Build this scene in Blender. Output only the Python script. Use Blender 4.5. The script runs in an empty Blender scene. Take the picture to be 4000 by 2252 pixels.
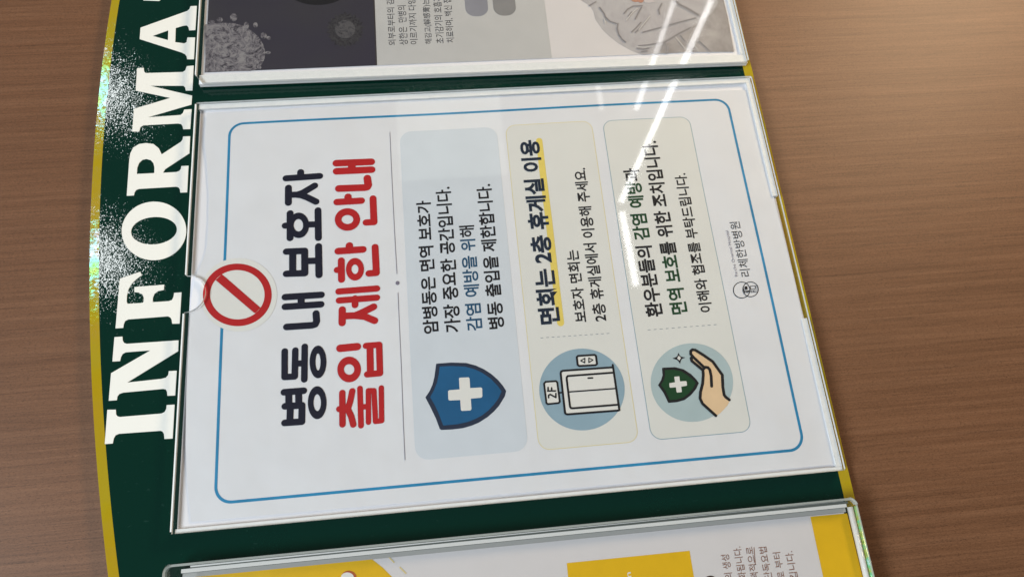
import bpy, bmesh, math, random
from mathutils import Vector, Matrix, noise
# Everything is laid out in millimetres on the board's own plane:
#   u = to the right along the wall, v = up the wall, w = out from the wall.
# World: X = u, Z = v (+1.4 m), Y = -w.
Z0 = 1.4
def W3(u, v, w): return Vector((u/1000.0, -w/1000.0, Z0 + v/1000.0))
sc = bpy.context.scene
col = sc.collection

# ------------------------------------------------------------------ camera
cam = bpy.data.cameras.new('camera')
cam.sensor_width = 36.0
cam.lens = 2825.0/4000.0*36.0
cam.clip_start = 0.01; cam.clip_end = 50
cam_o = bpy.data.objects.new('camera', cam); col.objects.link(cam_o)
R_ = ((-0.093328989501076,-0.9941979028304385,0.05348111560415273),
      (-0.9402658740638192,0.07034802099052972,-0.33309344336644864),
      (0.32739851219837485,-0.08137374238827158,-0.9413758697809259))
def dirw(r): return Vector((r[0], -r[2], r[1]))
xr, yd, zf = (dirw(r) for r in R_)
cm = Matrix((xr, -yd, -zf)).transposed().to_4x4()
cm.translation = W3(-119.6488544163418, 23.52647425764876, 326.8462884947647)
cam_o.matrix_world = cm
sc.camera = cam_o

# ------------------------------------------------------------------ world and lamps
wd = bpy.data.worlds.new('World'); sc.world = wd; wd.use_nodes = True
wd.node_tree.nodes['Background'].inputs['Color'].default_value = (0.93, 0.96, 1.0, 1)
wd.node_tree.nodes['Background'].inputs['Strength'].default_value = 0.10
sc.view_settings.view_transform = 'Standard'
sc.view_settings.look = 'None'
sc.view_settings.exposure = 0.10
sc.view_settings.gamma = 1.0
sc.view_settings.use_curve_mapping = False
sc.cycles.transparent_max_bounces = 24
sc.cycles.max_bounces = 10
sc.cycles.caustics_reflective = False
sc.cycles.caustics_refractive = False

def area(name, a, b, width, radiance, color=(1,1,1), target=(0,0,0)):
    """a rectangular lamp whose long side runs from a to b (mm), facing target"""
    A, B, T = W3(*a), W3(*b), W3(*target)
    L = bpy.data.lights.new(name, 'AREA'); L.shape = 'RECTANGLE'
    ln = (B-A).length
    L.size = ln; L.size_y = width/1000.0
    L.energy = radiance*math.pi*L.size*L.size_y
    L.color = color
    o = bpy.data.objects.new(name, L); col.objects.link(o)
    mid = (A+B)/2
    x = (B-A).normalized()
    z = (mid - T); z = (z - x*z.dot(x)).normalized()
    y = z.cross(x)
    m = Matrix((x, y, z)).transposed().to_4x4(); m.translation = mid
    o.matrix_world = m
    return o
# cool soft lamp from above and a warm one from below-right
area('key_lamp', (-1100,1500,1350), (-250,1500,1350), 550, 34.0, (0.885,0.96,1.0))
area('warm_lamp', (330,-650,440), (780,-650,440), 170, 33.0, (1.0,0.775,0.50))
# dim lamp added to lay a broad sheen across the middle cover
area('sheen_lamp', (1230,-10,2200), (1600,-10,2200), 420, .75, (0.93,1.0,0.90), target=(1415,-10,0))
# ceiling strip lamps that mirror in the acrylic covers
for nm, a, b, wd_, rad in (('strip_lamp', (2030,-1197), (1081,-652), 24, 8.6),
                      ('strip_lamp', (1042,-651), (734,-660), 24, 8.6),
                      ('strip_lamp', (2038,-1031), (1492,-776), 21, 6.0),
                      ('strip_lamp', (1624,-634), (1500,-635), 20, 2.6)):
    area(nm, (*a,2200), (*b,2200), wd_, rad)
# two bright spot lamps that glitter on the glossy foil
for (u, v) in ((1706,1350), (989,1308)):
    area('spot_lamp', (u-75,v,2200), (u+75,v,2200), 150, 24.0, (0.95,1.0,1.0))

# ------------------------------------------------------------------ materials
def mat(name, base=(.8,.8,.8), rough=.5, metal=0.0, spec=.5, coat=0.0):
    m = bpy.data.materials.new(name); m.use_nodes = True
    p = m.node_tree.nodes['Principled BSDF']
    p.inputs['Base Color'].default_value = (*base, 1)
    p.inputs['Roughness'].default_value = rough
    p.inputs['Metallic'].default_value = metal
    p.inputs['Specular IOR Level'].default_value = spec
    p.inputs['Coat Weight'].default_value = coat
    return m
def N(m, t, **kw):
    n = m.node_tree.nodes.new(t)
    for k, v in kw.items(): setattr(n, k, v)
    return n
def lk(m, a, b): m.node_tree.links.new(a, b)
def coords(m, scale, loc=(0,0,0), rot=(0,0,0)):
    t = N(m, 'ShaderNodeTexCoord'); mp = N(m, 'ShaderNodeMapping')
    mp.inputs['Scale'].default_value = scale; mp.inputs['Location'].default_value = loc
    mp.inputs['Rotation'].default_value = rot
    lk(m, t.outputs['Object'], mp.inputs['Vector']); return mp.outputs['Vector']
def noise_tex(m, vec, scale, detail=3, rough=.5, dist=0.0):
    n = N(m, 'ShaderNodeTexNoise'); n.inputs['Scale'].default_value = scale
    n.inputs['Detail'].default_value = detail; n.inputs['Roughness'].default_value = rough
    n.inputs['Distortion'].default_value = dist
    lk(m, vec, n.inputs['Vector']); return n.outputs['Fac']
def ramp(m, fac, stops):
    r = N(m, 'ShaderNodeValToRGB'); e = r.color_ramp.elements
    while len(e) < len(stops): e.new(.5)
    for s, (p, c) in zip(e, stops): s.position = p; s.color = (*c, 1) if len(c) == 3 else c
    lk(m, fac, r.inputs['Fac']); return r.outputs['Color']
def mix(m, fac, a, b, mode='MIX'):
    x = N(m, 'ShaderNodeMix', data_type='RGBA', blend_type=mode)
    if isinstance(fac, (int, float)): x.inputs[0].default_value = fac
    else: lk(m, fac, x.inputs[0])
    for v, i in ((a, 6), (b, 7)):
        if isinstance(v, tuple): x.inputs[i].default_value = (*v, 1)
        else: lk(m, v, x.inputs[i])
    return x.outputs[2]
def bump(m, h, strength, dist, normal=None):
    b = N(m, 'ShaderNodeBump'); b.inputs['Strength'].default_value = strength
    b.inputs['Distance'].default_value = dist
    lk(m, h, b.inputs['Height'])
    if normal: lk(m, normal, b.inputs['Normal'])
    return b.outputs['Normal']
def ripple(m, vec, scale, amount, detail=1, cells=0.0):
    """fine facets: tilts the surface normal by a noise (and per-cell) vector"""
    n = N(m, 'ShaderNodeTexNoise'); n.inputs['Scale'].default_value = scale; n.inputs['Detail'].default_value = detail
    lk(m, vec, n.inputs['Vector'])
    v = N(m, 'ShaderNodeVectorMath', operation='SUBTRACT'); lk(m, n.outputs['Color'], v.inputs[0]); v.inputs[1].default_value = (.5,.5,.5)
    sc_ = N(m, 'ShaderNodeVectorMath', operation='SCALE'); lk(m, v.outputs[0], sc_.inputs[0]); sc_.inputs['Scale'].default_value = amount
    out = sc_.outputs[0]
    if cells:
        vo = N(m, 'ShaderNodeTexVoronoi'); vo.inputs['Scale'].default_value = scale*1.15; lk(m, vec, vo.inputs['Vector'])
        w = N(m, 'ShaderNodeVectorMath', operation='SUBTRACT'); lk(m, vo.outputs['Color'], w.inputs[0]); w.inputs[1].default_value = (.5,.5,.5)
        w2 = N(m, 'ShaderNodeVectorMath', operation='SCALE'); lk(m, w.outputs[0], w2.inputs[0]); w2.inputs['Scale'].default_value = cells
        ad = N(m, 'ShaderNodeVectorMath', operation='ADD'); lk(m, out, ad.inputs[0]); lk(m, w2.outputs[0], ad.inputs[1]); out = ad.outputs[0]
    ge = N(m, 'ShaderNodeNewGeometry')
    a2 = N(m, 'ShaderNodeVectorMath', operation='ADD'); lk(m, ge.outputs['Normal'], a2.inputs[0]); lk(m, out, a2.inputs[1])
    nm = N(m, 'ShaderNodeVectorMath', operation='NORMALIZE'); lk(m, a2.outputs[0], nm.inputs[0])
    return nm.outputs[0]
def P(m): return m.node_tree.nodes['Principled BSDF']

# wood-look laminate, grain running up the wall
wood = mat('wood_laminate', rough=.5, spec=.3)
rt = (0, math.radians(-1.5), 0)
n1 = noise_tex(wood, coords(wood, (1,1,.014), rot=rt), 300, 4, .6)
n2 = noise_tex(wood, coords(wood, (1,1,.02), rot=rt), 1500, 3, .65)
n3 = noise_tex(wood, coords(wood, (1,1,.06)), 38, 4, .55, .4)
n4 = noise_tex(wood, coords(wood, (1,1,.35), rot=rt), 2900, 2, .7)
c = ramp(wood, n1, [(.25,(.122,.055,.0265)), (.5,(.148,.069,.0345)), (.78,(.178,.087,.046))])
c = mix(wood, .62, c, ramp(wood, n2, [(.30,(.36,.35,.34)), (.48,(.50,.50,.50)), (.72,(.62,.62,.62))]), 'OVERLAY')
c = mix(wood, .30, c, ramp(wood, n3, [(.25,(.40,.39,.38)), (.75,(.60,.60,.60))]), 'OVERLAY')
c = mix(wood, .8, c, ramp(wood, n4, [(.28,(.25,.24,.23)), (.45,(.49,.49,.49)), (.6,(.52,.52,.52)), (.75,(.72,.72,.72))]), 'OVERLAY')
n5 = noise_tex(wood, coords(wood, (1,1,.02), loc=(3,1,2), rot=rt), 900, 4, .7)
n6 = noise_tex(wood, coords(wood, (1,1,.5), loc=(1,1,5)), 1800, 2, .6)
mk = mix(wood, 1.0, ramp(wood, n5, [(.56,(0,0,0)), (.72,(1,1,1))]), ramp(wood, n6, [(.38,(.1,.1,.1)), (.62,(.75,.75,.75))]), 'MULTIPLY')
c = mix(wood, mk, c, (.05,.021,.010))
lk(wood, c, P(wood).inputs['Base Color'])
lk(wood, bump(wood, n2, .25, .0001), P(wood).inputs['Normal'])

# dark green glossy foil with orange-peel texture
green = mat('green_foil', (.001,.022,.0145), .045, spec=.45)
lk(green, ripple(green, coords(green, (.62,1,1)), 1900, .115, 1, .022), P(green).inputs['Normal'])
gsp = noise_tex(green, coords(green, (1,1,.5), loc=(2,5,1)), 620, 1, .5)
lk(green, ramp(green, gsp, [(.72,(.001,.022,.0145)), (.80,(.008,.034,.026))]), P(green).inputs['Base Color'])

gold = mat('gold_holographic_foil', (.33,.25,.012), .10, metal=.0, spec=1.0)
lk(gold, ripple(gold, coords(gold, (1,1,.5)), 1100, .09, 2, .01), P(gold).inputs['Normal'])
lk(gold, ramp(gold, noise_tex(gold, coords(gold, (1,1,1)), 12, 3, .5), [(.35,(.40,.25,.006)), (.65,(.36,.31,.010))]), P(gold).inputs['Base Color'])
lk(gold, ramp(gold, noise_tex(gold, coords(gold, (1,1,1)), 75, 3, .6), [(.32,(.6,.9,.2)), (.42,(.05,.9,.35)), (.52,(.08,.8,1)), (.62,(.5,.55,1)), (.72,(.1,.9,.5))]), P(gold).inputs['Specular Tint'])
board_edge = mat('pale_board_edge', (.62,.58,.42), .4)
vinyl = mat('ivory_vinyl', (.80,.79,.74), .42)

def printed(name, base, rough=.5, vary=.0):
    m = mat(name, base, rough, spec=.25)
    if vary:
        f = noise_tex(m, coords(m, (1,1,1)), 60, 5, .6)
        a = tuple(x*(1-vary) for x in base); b = tuple(min(1, x*(1+vary)) for x in base)
        lk(m, ramp(m, f, [(.3,a), (.7,b)]), P(m).inputs['Base Color'])
    return m
paper = printed('white_paper', (.735,.74,.785), .6, .025)
lk(paper, bump(paper, noise_tex(paper, coords(paper, (1,1,1)), 24, 3, .5), .34, .004), P(paper).inputs['Normal'])
backing = mat('white_backing_paper', (.82,.81,.86), .55)  # slight lilac tint carries the shade of the gaps beside the rails
ink_navy = printed('navy_ink', (.006,.0065,.020)); ink_red = printed('red_ink', (.45,.012,.014), vary=.06)
ink_black = printed('black_ink', (.009,.0085,.011)); ink_teal = printed('deep_blue_ink', (.012,.07,.15))
ink_green = printed('dark_green_ink', (.006,.05,.016)); ink_darknavy = printed('dark_navy_ink', (.010,.02,.042))
border_blue = printed('border_blue_ink', (.022,.23,.45), vary=.18)
panel_blue = printed('pale_blue_grey_ink', (.62,.665,.735), vary=.03); panel_cream = printed('cream_ink', (.71,.708,.69), vary=.02)
line_yellow = printed('pale_yellow_ink', (.72,.62,.30)); line_teal = printed('thin_teal_ink', (.16,.30,.38))
marker_yel = printed('marker_yellow_ink', (.76,.60,.14), vary=.05)
ink_grey = printed('grey_line_ink', (.20,.18,.24)); dash_grey = printed('dash_grey_ink', (.22,.26,.30))
shield_blue = printed('shield_blue_ink', (.012,.10,.24), vary=.1); shield_edge = printed('shield_edge_ink', (.02,.03,.06))
disc_blue = printed('disc_blue_ink', (.27,.39,.48), vary=.06); disc_pale = printed('disc_pale_blue_ink', (.40,.50,.53), vary=.06)
skin_ink = printed('skin_ink', (.74,.53,.33), vary=.06); white_ink = printed('white_print', (.74,.73,.71))
leaf_white = printed('leaflet_white', (.66,.63,.645), .55, .02); leaf_grey = printed('leaflet_grey', (.50,.495,.50), .55, .04)
leaf_dark = printed('leaflet_dark_violet', (.058,.050,.078), .5)
lk(leaf_dark, ramp(leaf_dark, noise_tex(leaf_dark, coords(leaf_dark, (1,1,1)), 13, 2, .5), [(.35,(.044,.041,.046)), (.65,(.034,.029,.050))]), P(leaf_dark).inputs['Base Color'])
leaf_edge = printed('leaflet_edge_dark', (.045,.038,.042))
pill_a = printed('pill_blue_grey', (.25,.25,.29), vary=.06); pill_b = printed('pill_grey', (.235,.23,.235), vary=.06)
text_grey = printed('leaflet_text_grey', (.045,.043,.05)); text_brown = printed('brown_ink', (.26,.13,.09))
orange = printed('leaflet_orange', (.74,.44,.007), .5, .06); deep_brown = printed('deep_brown_ink', (.05,.02,.015))
blob_brown = printed('rust_ink', (.42,.10,.03)); pale_dash = printed('pale_dash_ink', (.72,.58,.26))
photo_fabric = printed('photo_grey_cloth', (.43,.41,.43), .55)
ff = noise_tex(photo_fabric, coords(photo_fabric, (1,1,1.6), rot=(0,.6,0)), 42, 6, .62, .8)
lk(photo_fabric, ramp(photo_fabric, ff, [(.25,(.33,.31,.325)), (.5,(.44,.42,.44)), (.75,(.50,.485,.495))]), P(photo_fabric).inputs['Base Color'])
photo_cushion = printed('photo_grey_cushion', (.3,.28,.28), .55)
ff = noise_tex(photo_cushion, coords(photo_cushion, (1,1,1)), 48, 6, .65, .6)
lk(photo_cushion, ramp(photo_cushion, ff, [(.25,(.22,.195,.19)), (.5,(.34,.315,.315)), (.75,(.45,.42,.42))]), P(photo_cushion).inputs['Base Color'])
fold_dark = printed('photo_fold_dark', (.24,.22,.23)); fold_mid = printed('photo_fold_mid', (.31,.29,.30)); fold_soft = printed('photo_fold_soft', (.37,.352,.365)); fold_light = printed('photo_fold_light', (.58,.56,.56))
photo_skin = printed('photo_skin', (.47,.24,.17)); photo_cuff = printed('photo_cuff', (.56,.51,.52))
def virus(name, lo, mid, hi, sc_):
    m = printed(name, mid, .5)
    a = noise_tex(m, coords(m, (1,1,1)), sc_, 8, .8, 2.2)
    lk(m, ramp(m, a, [(.40,lo), (.47,mid), (.58,hi)]), P(m).inputs['Base Color'])
    return m
virus_big = virus('photo_microbe_grey', (.02,.018,.024), (.12,.108,.128), (.26,.245,.255), 170)
virus_small = virus('photo_microbe_dark', (.012,.011,.015), (.035,.032,.038), (.055,.052,.056), 300)
virus_mid = virus('photo_microbe_core', (.02,.018,.024), (.07,.066,.074), (.10,.095,.10), 240)
virus_black = printed('photo_microbe_black', (.012,.011,.013))

def acrylic(name, tint=(1,1,1), gloss_rough=.02, diffuse=0.0, dcol=(.8,.8,.8), bmp=0.0):
    m = bpy.data.materials.new(name); m.use_nodes = True
    nt = m.node_tree; nt.nodes.remove(nt.nodes['Principled BSDF'])
    out = nt.nodes['Material Output']
    tr = N(m, 'ShaderNodeBsdfTransparent'); tr.inputs['Color'].default_value = (*tint, 1)
    gl = N(m, 'ShaderNodeBsdfGlossy'); gl.inputs['Roughness'].default_value = gloss_rough
    # Schlick reflectance of clear plastic, the same from both sides of the plate
    lw = N(m, 'ShaderNodeLayerWeight'); lw.inputs['Blend'].default_value = .5
    pw5 = N(m, 'ShaderNodeMath', operation='POWER'); pw5.inputs[1].default_value = 5.0
    lk(m, lw.outputs['Facing'], pw5.inputs[0])
    fr = N(m, 'ShaderNodeMath', operation='MULTIPLY_ADD'); fr.inputs[1].default_value = .96; fr.inputs[2].default_value = .04
    lk(m, pw5.outputs[0], fr.inputs[0])
    base = tr.outputs[0]
    if diffuse:
        df = N(m, 'ShaderNodeBsdfDiffuse'); df.inputs['Color'].default_value = (*dcol, 1)
        x = N(m, 'ShaderNodeMixShader'); x.inputs[0].default_value = diffuse
        lk(m, tr.outputs[0], x.inputs[1]); lk(m, df.outputs[0], x.inputs[2]); base = x.outputs[0]
    mx = N(m, 'ShaderNodeMixShader'); lk(m, fr.outputs[0], mx.inputs[0])
    lk(m, base, mx.inputs[1]); lk(m, gl.outputs[0], mx.inputs[2])
    lk(m, mx.outputs[0], out.inputs['Surface'])
    if bmp:
        nn = bump(m, noise_tex(m, coords(m, (1,1,1)), 9, 1, .4), bmp, .01)
        lk(m, nn, gl.inputs['Normal'])
    return m
clear = acrylic('clear_acrylic', (.985,.988,.985), .032, bmp=.003)
clear_plain = acrylic('clear_acrylic_plate', (.97,.98,.975), .03)
edge_white = acrylic('acrylic_edge_white', (.93,.95,.94), .12, .80, (.86,.87,.88))
edge_grey = acrylic('acrylic_edge_grey', (.86,.88,.86), .06, .6, (.66,.65,.63))
edge_clear = acrylic('acrylic_edge_clear', (.86,.9,.88), .05, .12, (.5,.53,.52))
edge_soft = acrylic('acrylic_edge_soft', (.9,.93,.91), .05, .40, (.80,.83,.82))
edge_bright = mat('acrylic_edge_painted_highlight', (.88,.89,.90), .08, spec=.8)  # white base colour paints the bright highlight along acrylic edges
edge_refract = mat('acrylic_edge_painted_refraction', (.34,.42,.10), .14, metal=.2, spec=.8)  # green mottle paints the gold border refracted in the clear edge
hn = noise_tex(edge_refract, coords(edge_refract, (1,1,.25)), 420, 3, .6)
lk(edge_refract, ramp(edge_refract, hn, [(.30,(.22,.42,.06)), (.45,(.46,.60,.16)), (.58,(.16,.70,.34)), (.70,(.50,.85,.85))]), P(edge_refract).inputs['Base Color'])
tape = mat('white_foam_tape', (.76,.78,.80), .5)
tn = noise_tex(tape, coords(tape, (1,1,1)), 300, 4, .7)
lk(tape, ramp(tape, tn, [(.3,(.84,.86,.88)), (.6,(.91,.925,.94)), (.75,(.95,.955,.96))]), P(tape).inputs['Base Color'])
# foam tape lets some light through, so its side walls glow softly
tb = N(tape, 'ShaderNodeBsdfTranslucent'); tb.inputs['Color'].default_value = (.9,.91,.93,1)
tm = N(tape, 'ShaderNodeMixShader'); tm.inputs[0].default_value = .12
lk(tape, P(tape).outputs[0], tm.inputs[1]); lk(tape, tb.outputs[0], tm.inputs[2])
lk(tape, tm.outputs[0], tape.node_tree.nodes['Material Output'].inputs['Surface'])
rim_dark = mat('rim_painted_dark', (.10,.115,.11), .4)  # dark colour paints the dark refracted lines in the thick rim

# ------------------------------------------------------------------ mesh helpers
def warp(u, v):
    """gentle buckle of the ward notice sheet (mm)"""
    b = .30*math.sin(v*.041+.6)*math.cos(u*.021+.3) + .14*math.sin(u*.05+v*.03)
    t = max(0.0, min(1.0, (v-118)/26.0)); t = t*t*(3-2*t)
    b += .42*t*math.sin(u*.047+2.1)
    return max(-.75, min(.42, b))
flat = lambda u, v: 0.0
def obj(name, bm, m, parent=None, smooth=False):
    me = bpy.data.meshes.new(name)
    bm.normal_update(); bm.to_mesh(me); bm.free()
    for x in (m if isinstance(m, (list, tuple)) else [m]): me.materials.append(x)
    if smooth:
        for p in me.polygons: p.use_smooth = True
    o = bpy.data.objects.new(name, me); col.objects.link(o)
    if parent: o.parent = parent
    return o
def tag(o, label=None, cat=None, group=None, kind=None):
    if label: o['label'] = label
    if cat: o['category'] = cat
    if group: o['group'] = group
    if kind: o['kind'] = kind
    return o
def thing(name, label, cat, group=None):
    e = bpy.data.objects.new(name, None); col.objects.link(e); e.empty_display_size = .02
    return tag(e, label, cat, group)
def sarea(p): return sum(p[i][0]*p[(i+1)%len(p)][1]-p[(i+1)%len(p)][0]*p[i][1] for i in range(len(p)))/2
def dedupe(p):
    q = []
    for x in p:
        if not q or math.hypot(x[0]-q[-1][0], x[1]-q[-1][1]) > .004: q.append((x[0], x[1]))
    if len(q) > 1 and math.hypot(q[0][0]-q[-1][0], q[0][1]-q[-1][1]) < .004: q.pop()
    return q
def fill(bm, loops, w, grid=0.0, wf=flat, mi=0):
    """flat face bounded by loops (first outer, rest holes) facing out of the wall"""
    t = bmesh.new(); es = []
    for lp in loops:
        lp = dedupe(lp)
        vs = [t.verts.new((u, v, 0)) for u, v in lp]
        es += [t.edges.new((vs[i], vs[(i+1) % len(vs)])) for i in range(len(vs))]
    bmesh.ops.triangle_fill(t, use_beauty=True, use_dissolve=False, edges=es, normal=(0,0,1))
    if grid:
        us = [x.co.x for x in t.verts]; vv = [x.co.y for x in t.verts]
        for ax, lo, hi in ((0, min(us), max(us)), (1, min(vv), max(vv))):
            k = math.ceil(lo/grid)
            while k*grid < hi:
                co = [0,0,0]; no = [0,0,0]; co[ax] = k*grid; no[ax] = 1
                bmesh.ops.bisect_plane(t, geom=t.verts[:]+t.edges[:]+t.faces[:], plane_co=co, plane_no=no, dist=1e-5)
                k += 1
    t.verts.ensure_lookup_table(); mp = {}
    for x in t.verts: mp[x] = bm.verts.new(W3(x.co.x, x.co.y, w + wf(x.co.x, x.co.y)))
    for f in t.faces:
        f.normal_update()
        vs = [mp[x] for x in f.verts]
        if f.normal.z < 0: vs.reverse()
        try: nf = bm.faces.new(vs); nf.material_index = mi
        except ValueError: pass
    t.free()
def plate(bm, loops, w0, w1, mi_side=None, mi_front=0, back=True):
    """solid plate between depths w0 < w1"""
    fill(bm, loops, w1, mi=mi_front)
    if back:
        k = len(bm.faces); fill(bm, loops, w0, mi=mi_front)
        bm.faces.ensure_lookup_table()
        for f in bm.faces[k:]: f.normal_flip()
    for i, lp in enumerate(loops):
        lp = dedupe(lp)
        if (sarea(lp) < 0) != (i > 0): lp = lp[::-1]
        a = [bm.verts.new(W3(u, v, w0)) for u, v in lp]; b = [bm.verts.new(W3(u, v, w1)) for u, v in lp]
        for k in range(len(lp)):
            j = (k+1) % len(lp)
            f = bm.faces.new((a[k], a[j], b[j], b[k]))
            if mi_side is not None: f.material_index = mi_side
def rrect(u0, v0, u1, v1, r, n=8):
    out = []
    for cx, cy, a0 in ((u1-r, v1-r, 0), (u0+r, v1-r, 90), (u0+r, v0+r, 180), (u1-r, v0+r, 270)):
        for k in range(n+1):
            a = math.radians(a0 + 90*k/n); out.append((cx+r*math.cos(a), cy+r*math.sin(a)))
    return out
def stroke(bm, lines, w, wf=flat, step=.004, mi=0):
    """round-capped pen strokes; each piece a hair above the one before"""
    k = 0
    for pts, wd in lines:
        r = wd/2
        fine = [pts[0]]
        for a, b in zip(pts, pts[1:]):
            n = max(1, int(math.hypot(b[0]-a[0], b[1]-a[1])/6))
            fine += [(a[0]+(b[0]-a[0])*i/n, a[1]+(b[1]-a[1])*i/n) for i in range(1, n+1)]
        for a, b in zip(fine, fine[1:]):
            d = math.atan2(b[1]-a[1], b[0]-a[0]); seg = []
            for c0, s in ((b, -90), (a, 90)):
                for i in range(9):
                    t = d + math.radians(s + 180*i/8); seg.append((c0[0]+r*math.cos(t), c0[1]+r*math.sin(t)))
            ww = w + step*(k % 12); k += 1
            vs = [bm.verts.new(W3(u, v, ww + wf(u, v))) for u, v in seg]
            f = bm.faces.new(vs); f.normal_update(); f.material_index = mi
            if f.normal.y > 0: f.normal_flip()
def text_mesh(body, spec, w, mats, spans=(), offset=0.0, parent=None, name='text_line', wf=flat, hfit=True):
    """spec = (u0, u1, v_mid, height); spans = [(start, end, material index)]"""
    cu = bpy.data.curves.new(name, 'FONT'); cu.body = body; cu.offset = offset; cu.resolution_u = 3
    o = bpy.data.objects.new(name, cu); col.objects.link(o)
    for mm in mats: cu.materials.append(mm)
    for a, b, i in spans:
        for k in range(a, b): cu.body_format[k].material_index = i
    dg = bpy.context.evaluated_depsgraph_get()
    me = bpy.data.meshes.new_from_object(o.evaluated_get(dg))
    bpy.data.objects.remove(o); bpy.data.curves.remove(cu)
    xs = [v.co.x for v in me.vertices]; ys = [v.co.y for v in me.vertices]
    x0, x1, y0, y1 = min(xs), max(xs), min(ys), max(ys)
    u0, u1, vm, h = spec[:4]
    su = (u1-u0)/(x1-x0); sv = h/(y1-y0)
    bm = bmesh.new(); bm.from_mesh(me); bpy.data.meshes.remove(me)
    for v in bm.verts:
        u = u0 + (v.co.x-x0)*su; vv = vm + (v.co.y-(y0+y1)/2)*sv
        v.co = W3(u, vv, w + wf(u, vv))
    for f in bm.faces:
        f.normal_update()
        if f.normal.y > 0: f.normal_flip()
    return obj(name, bm, mats, parent)

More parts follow.
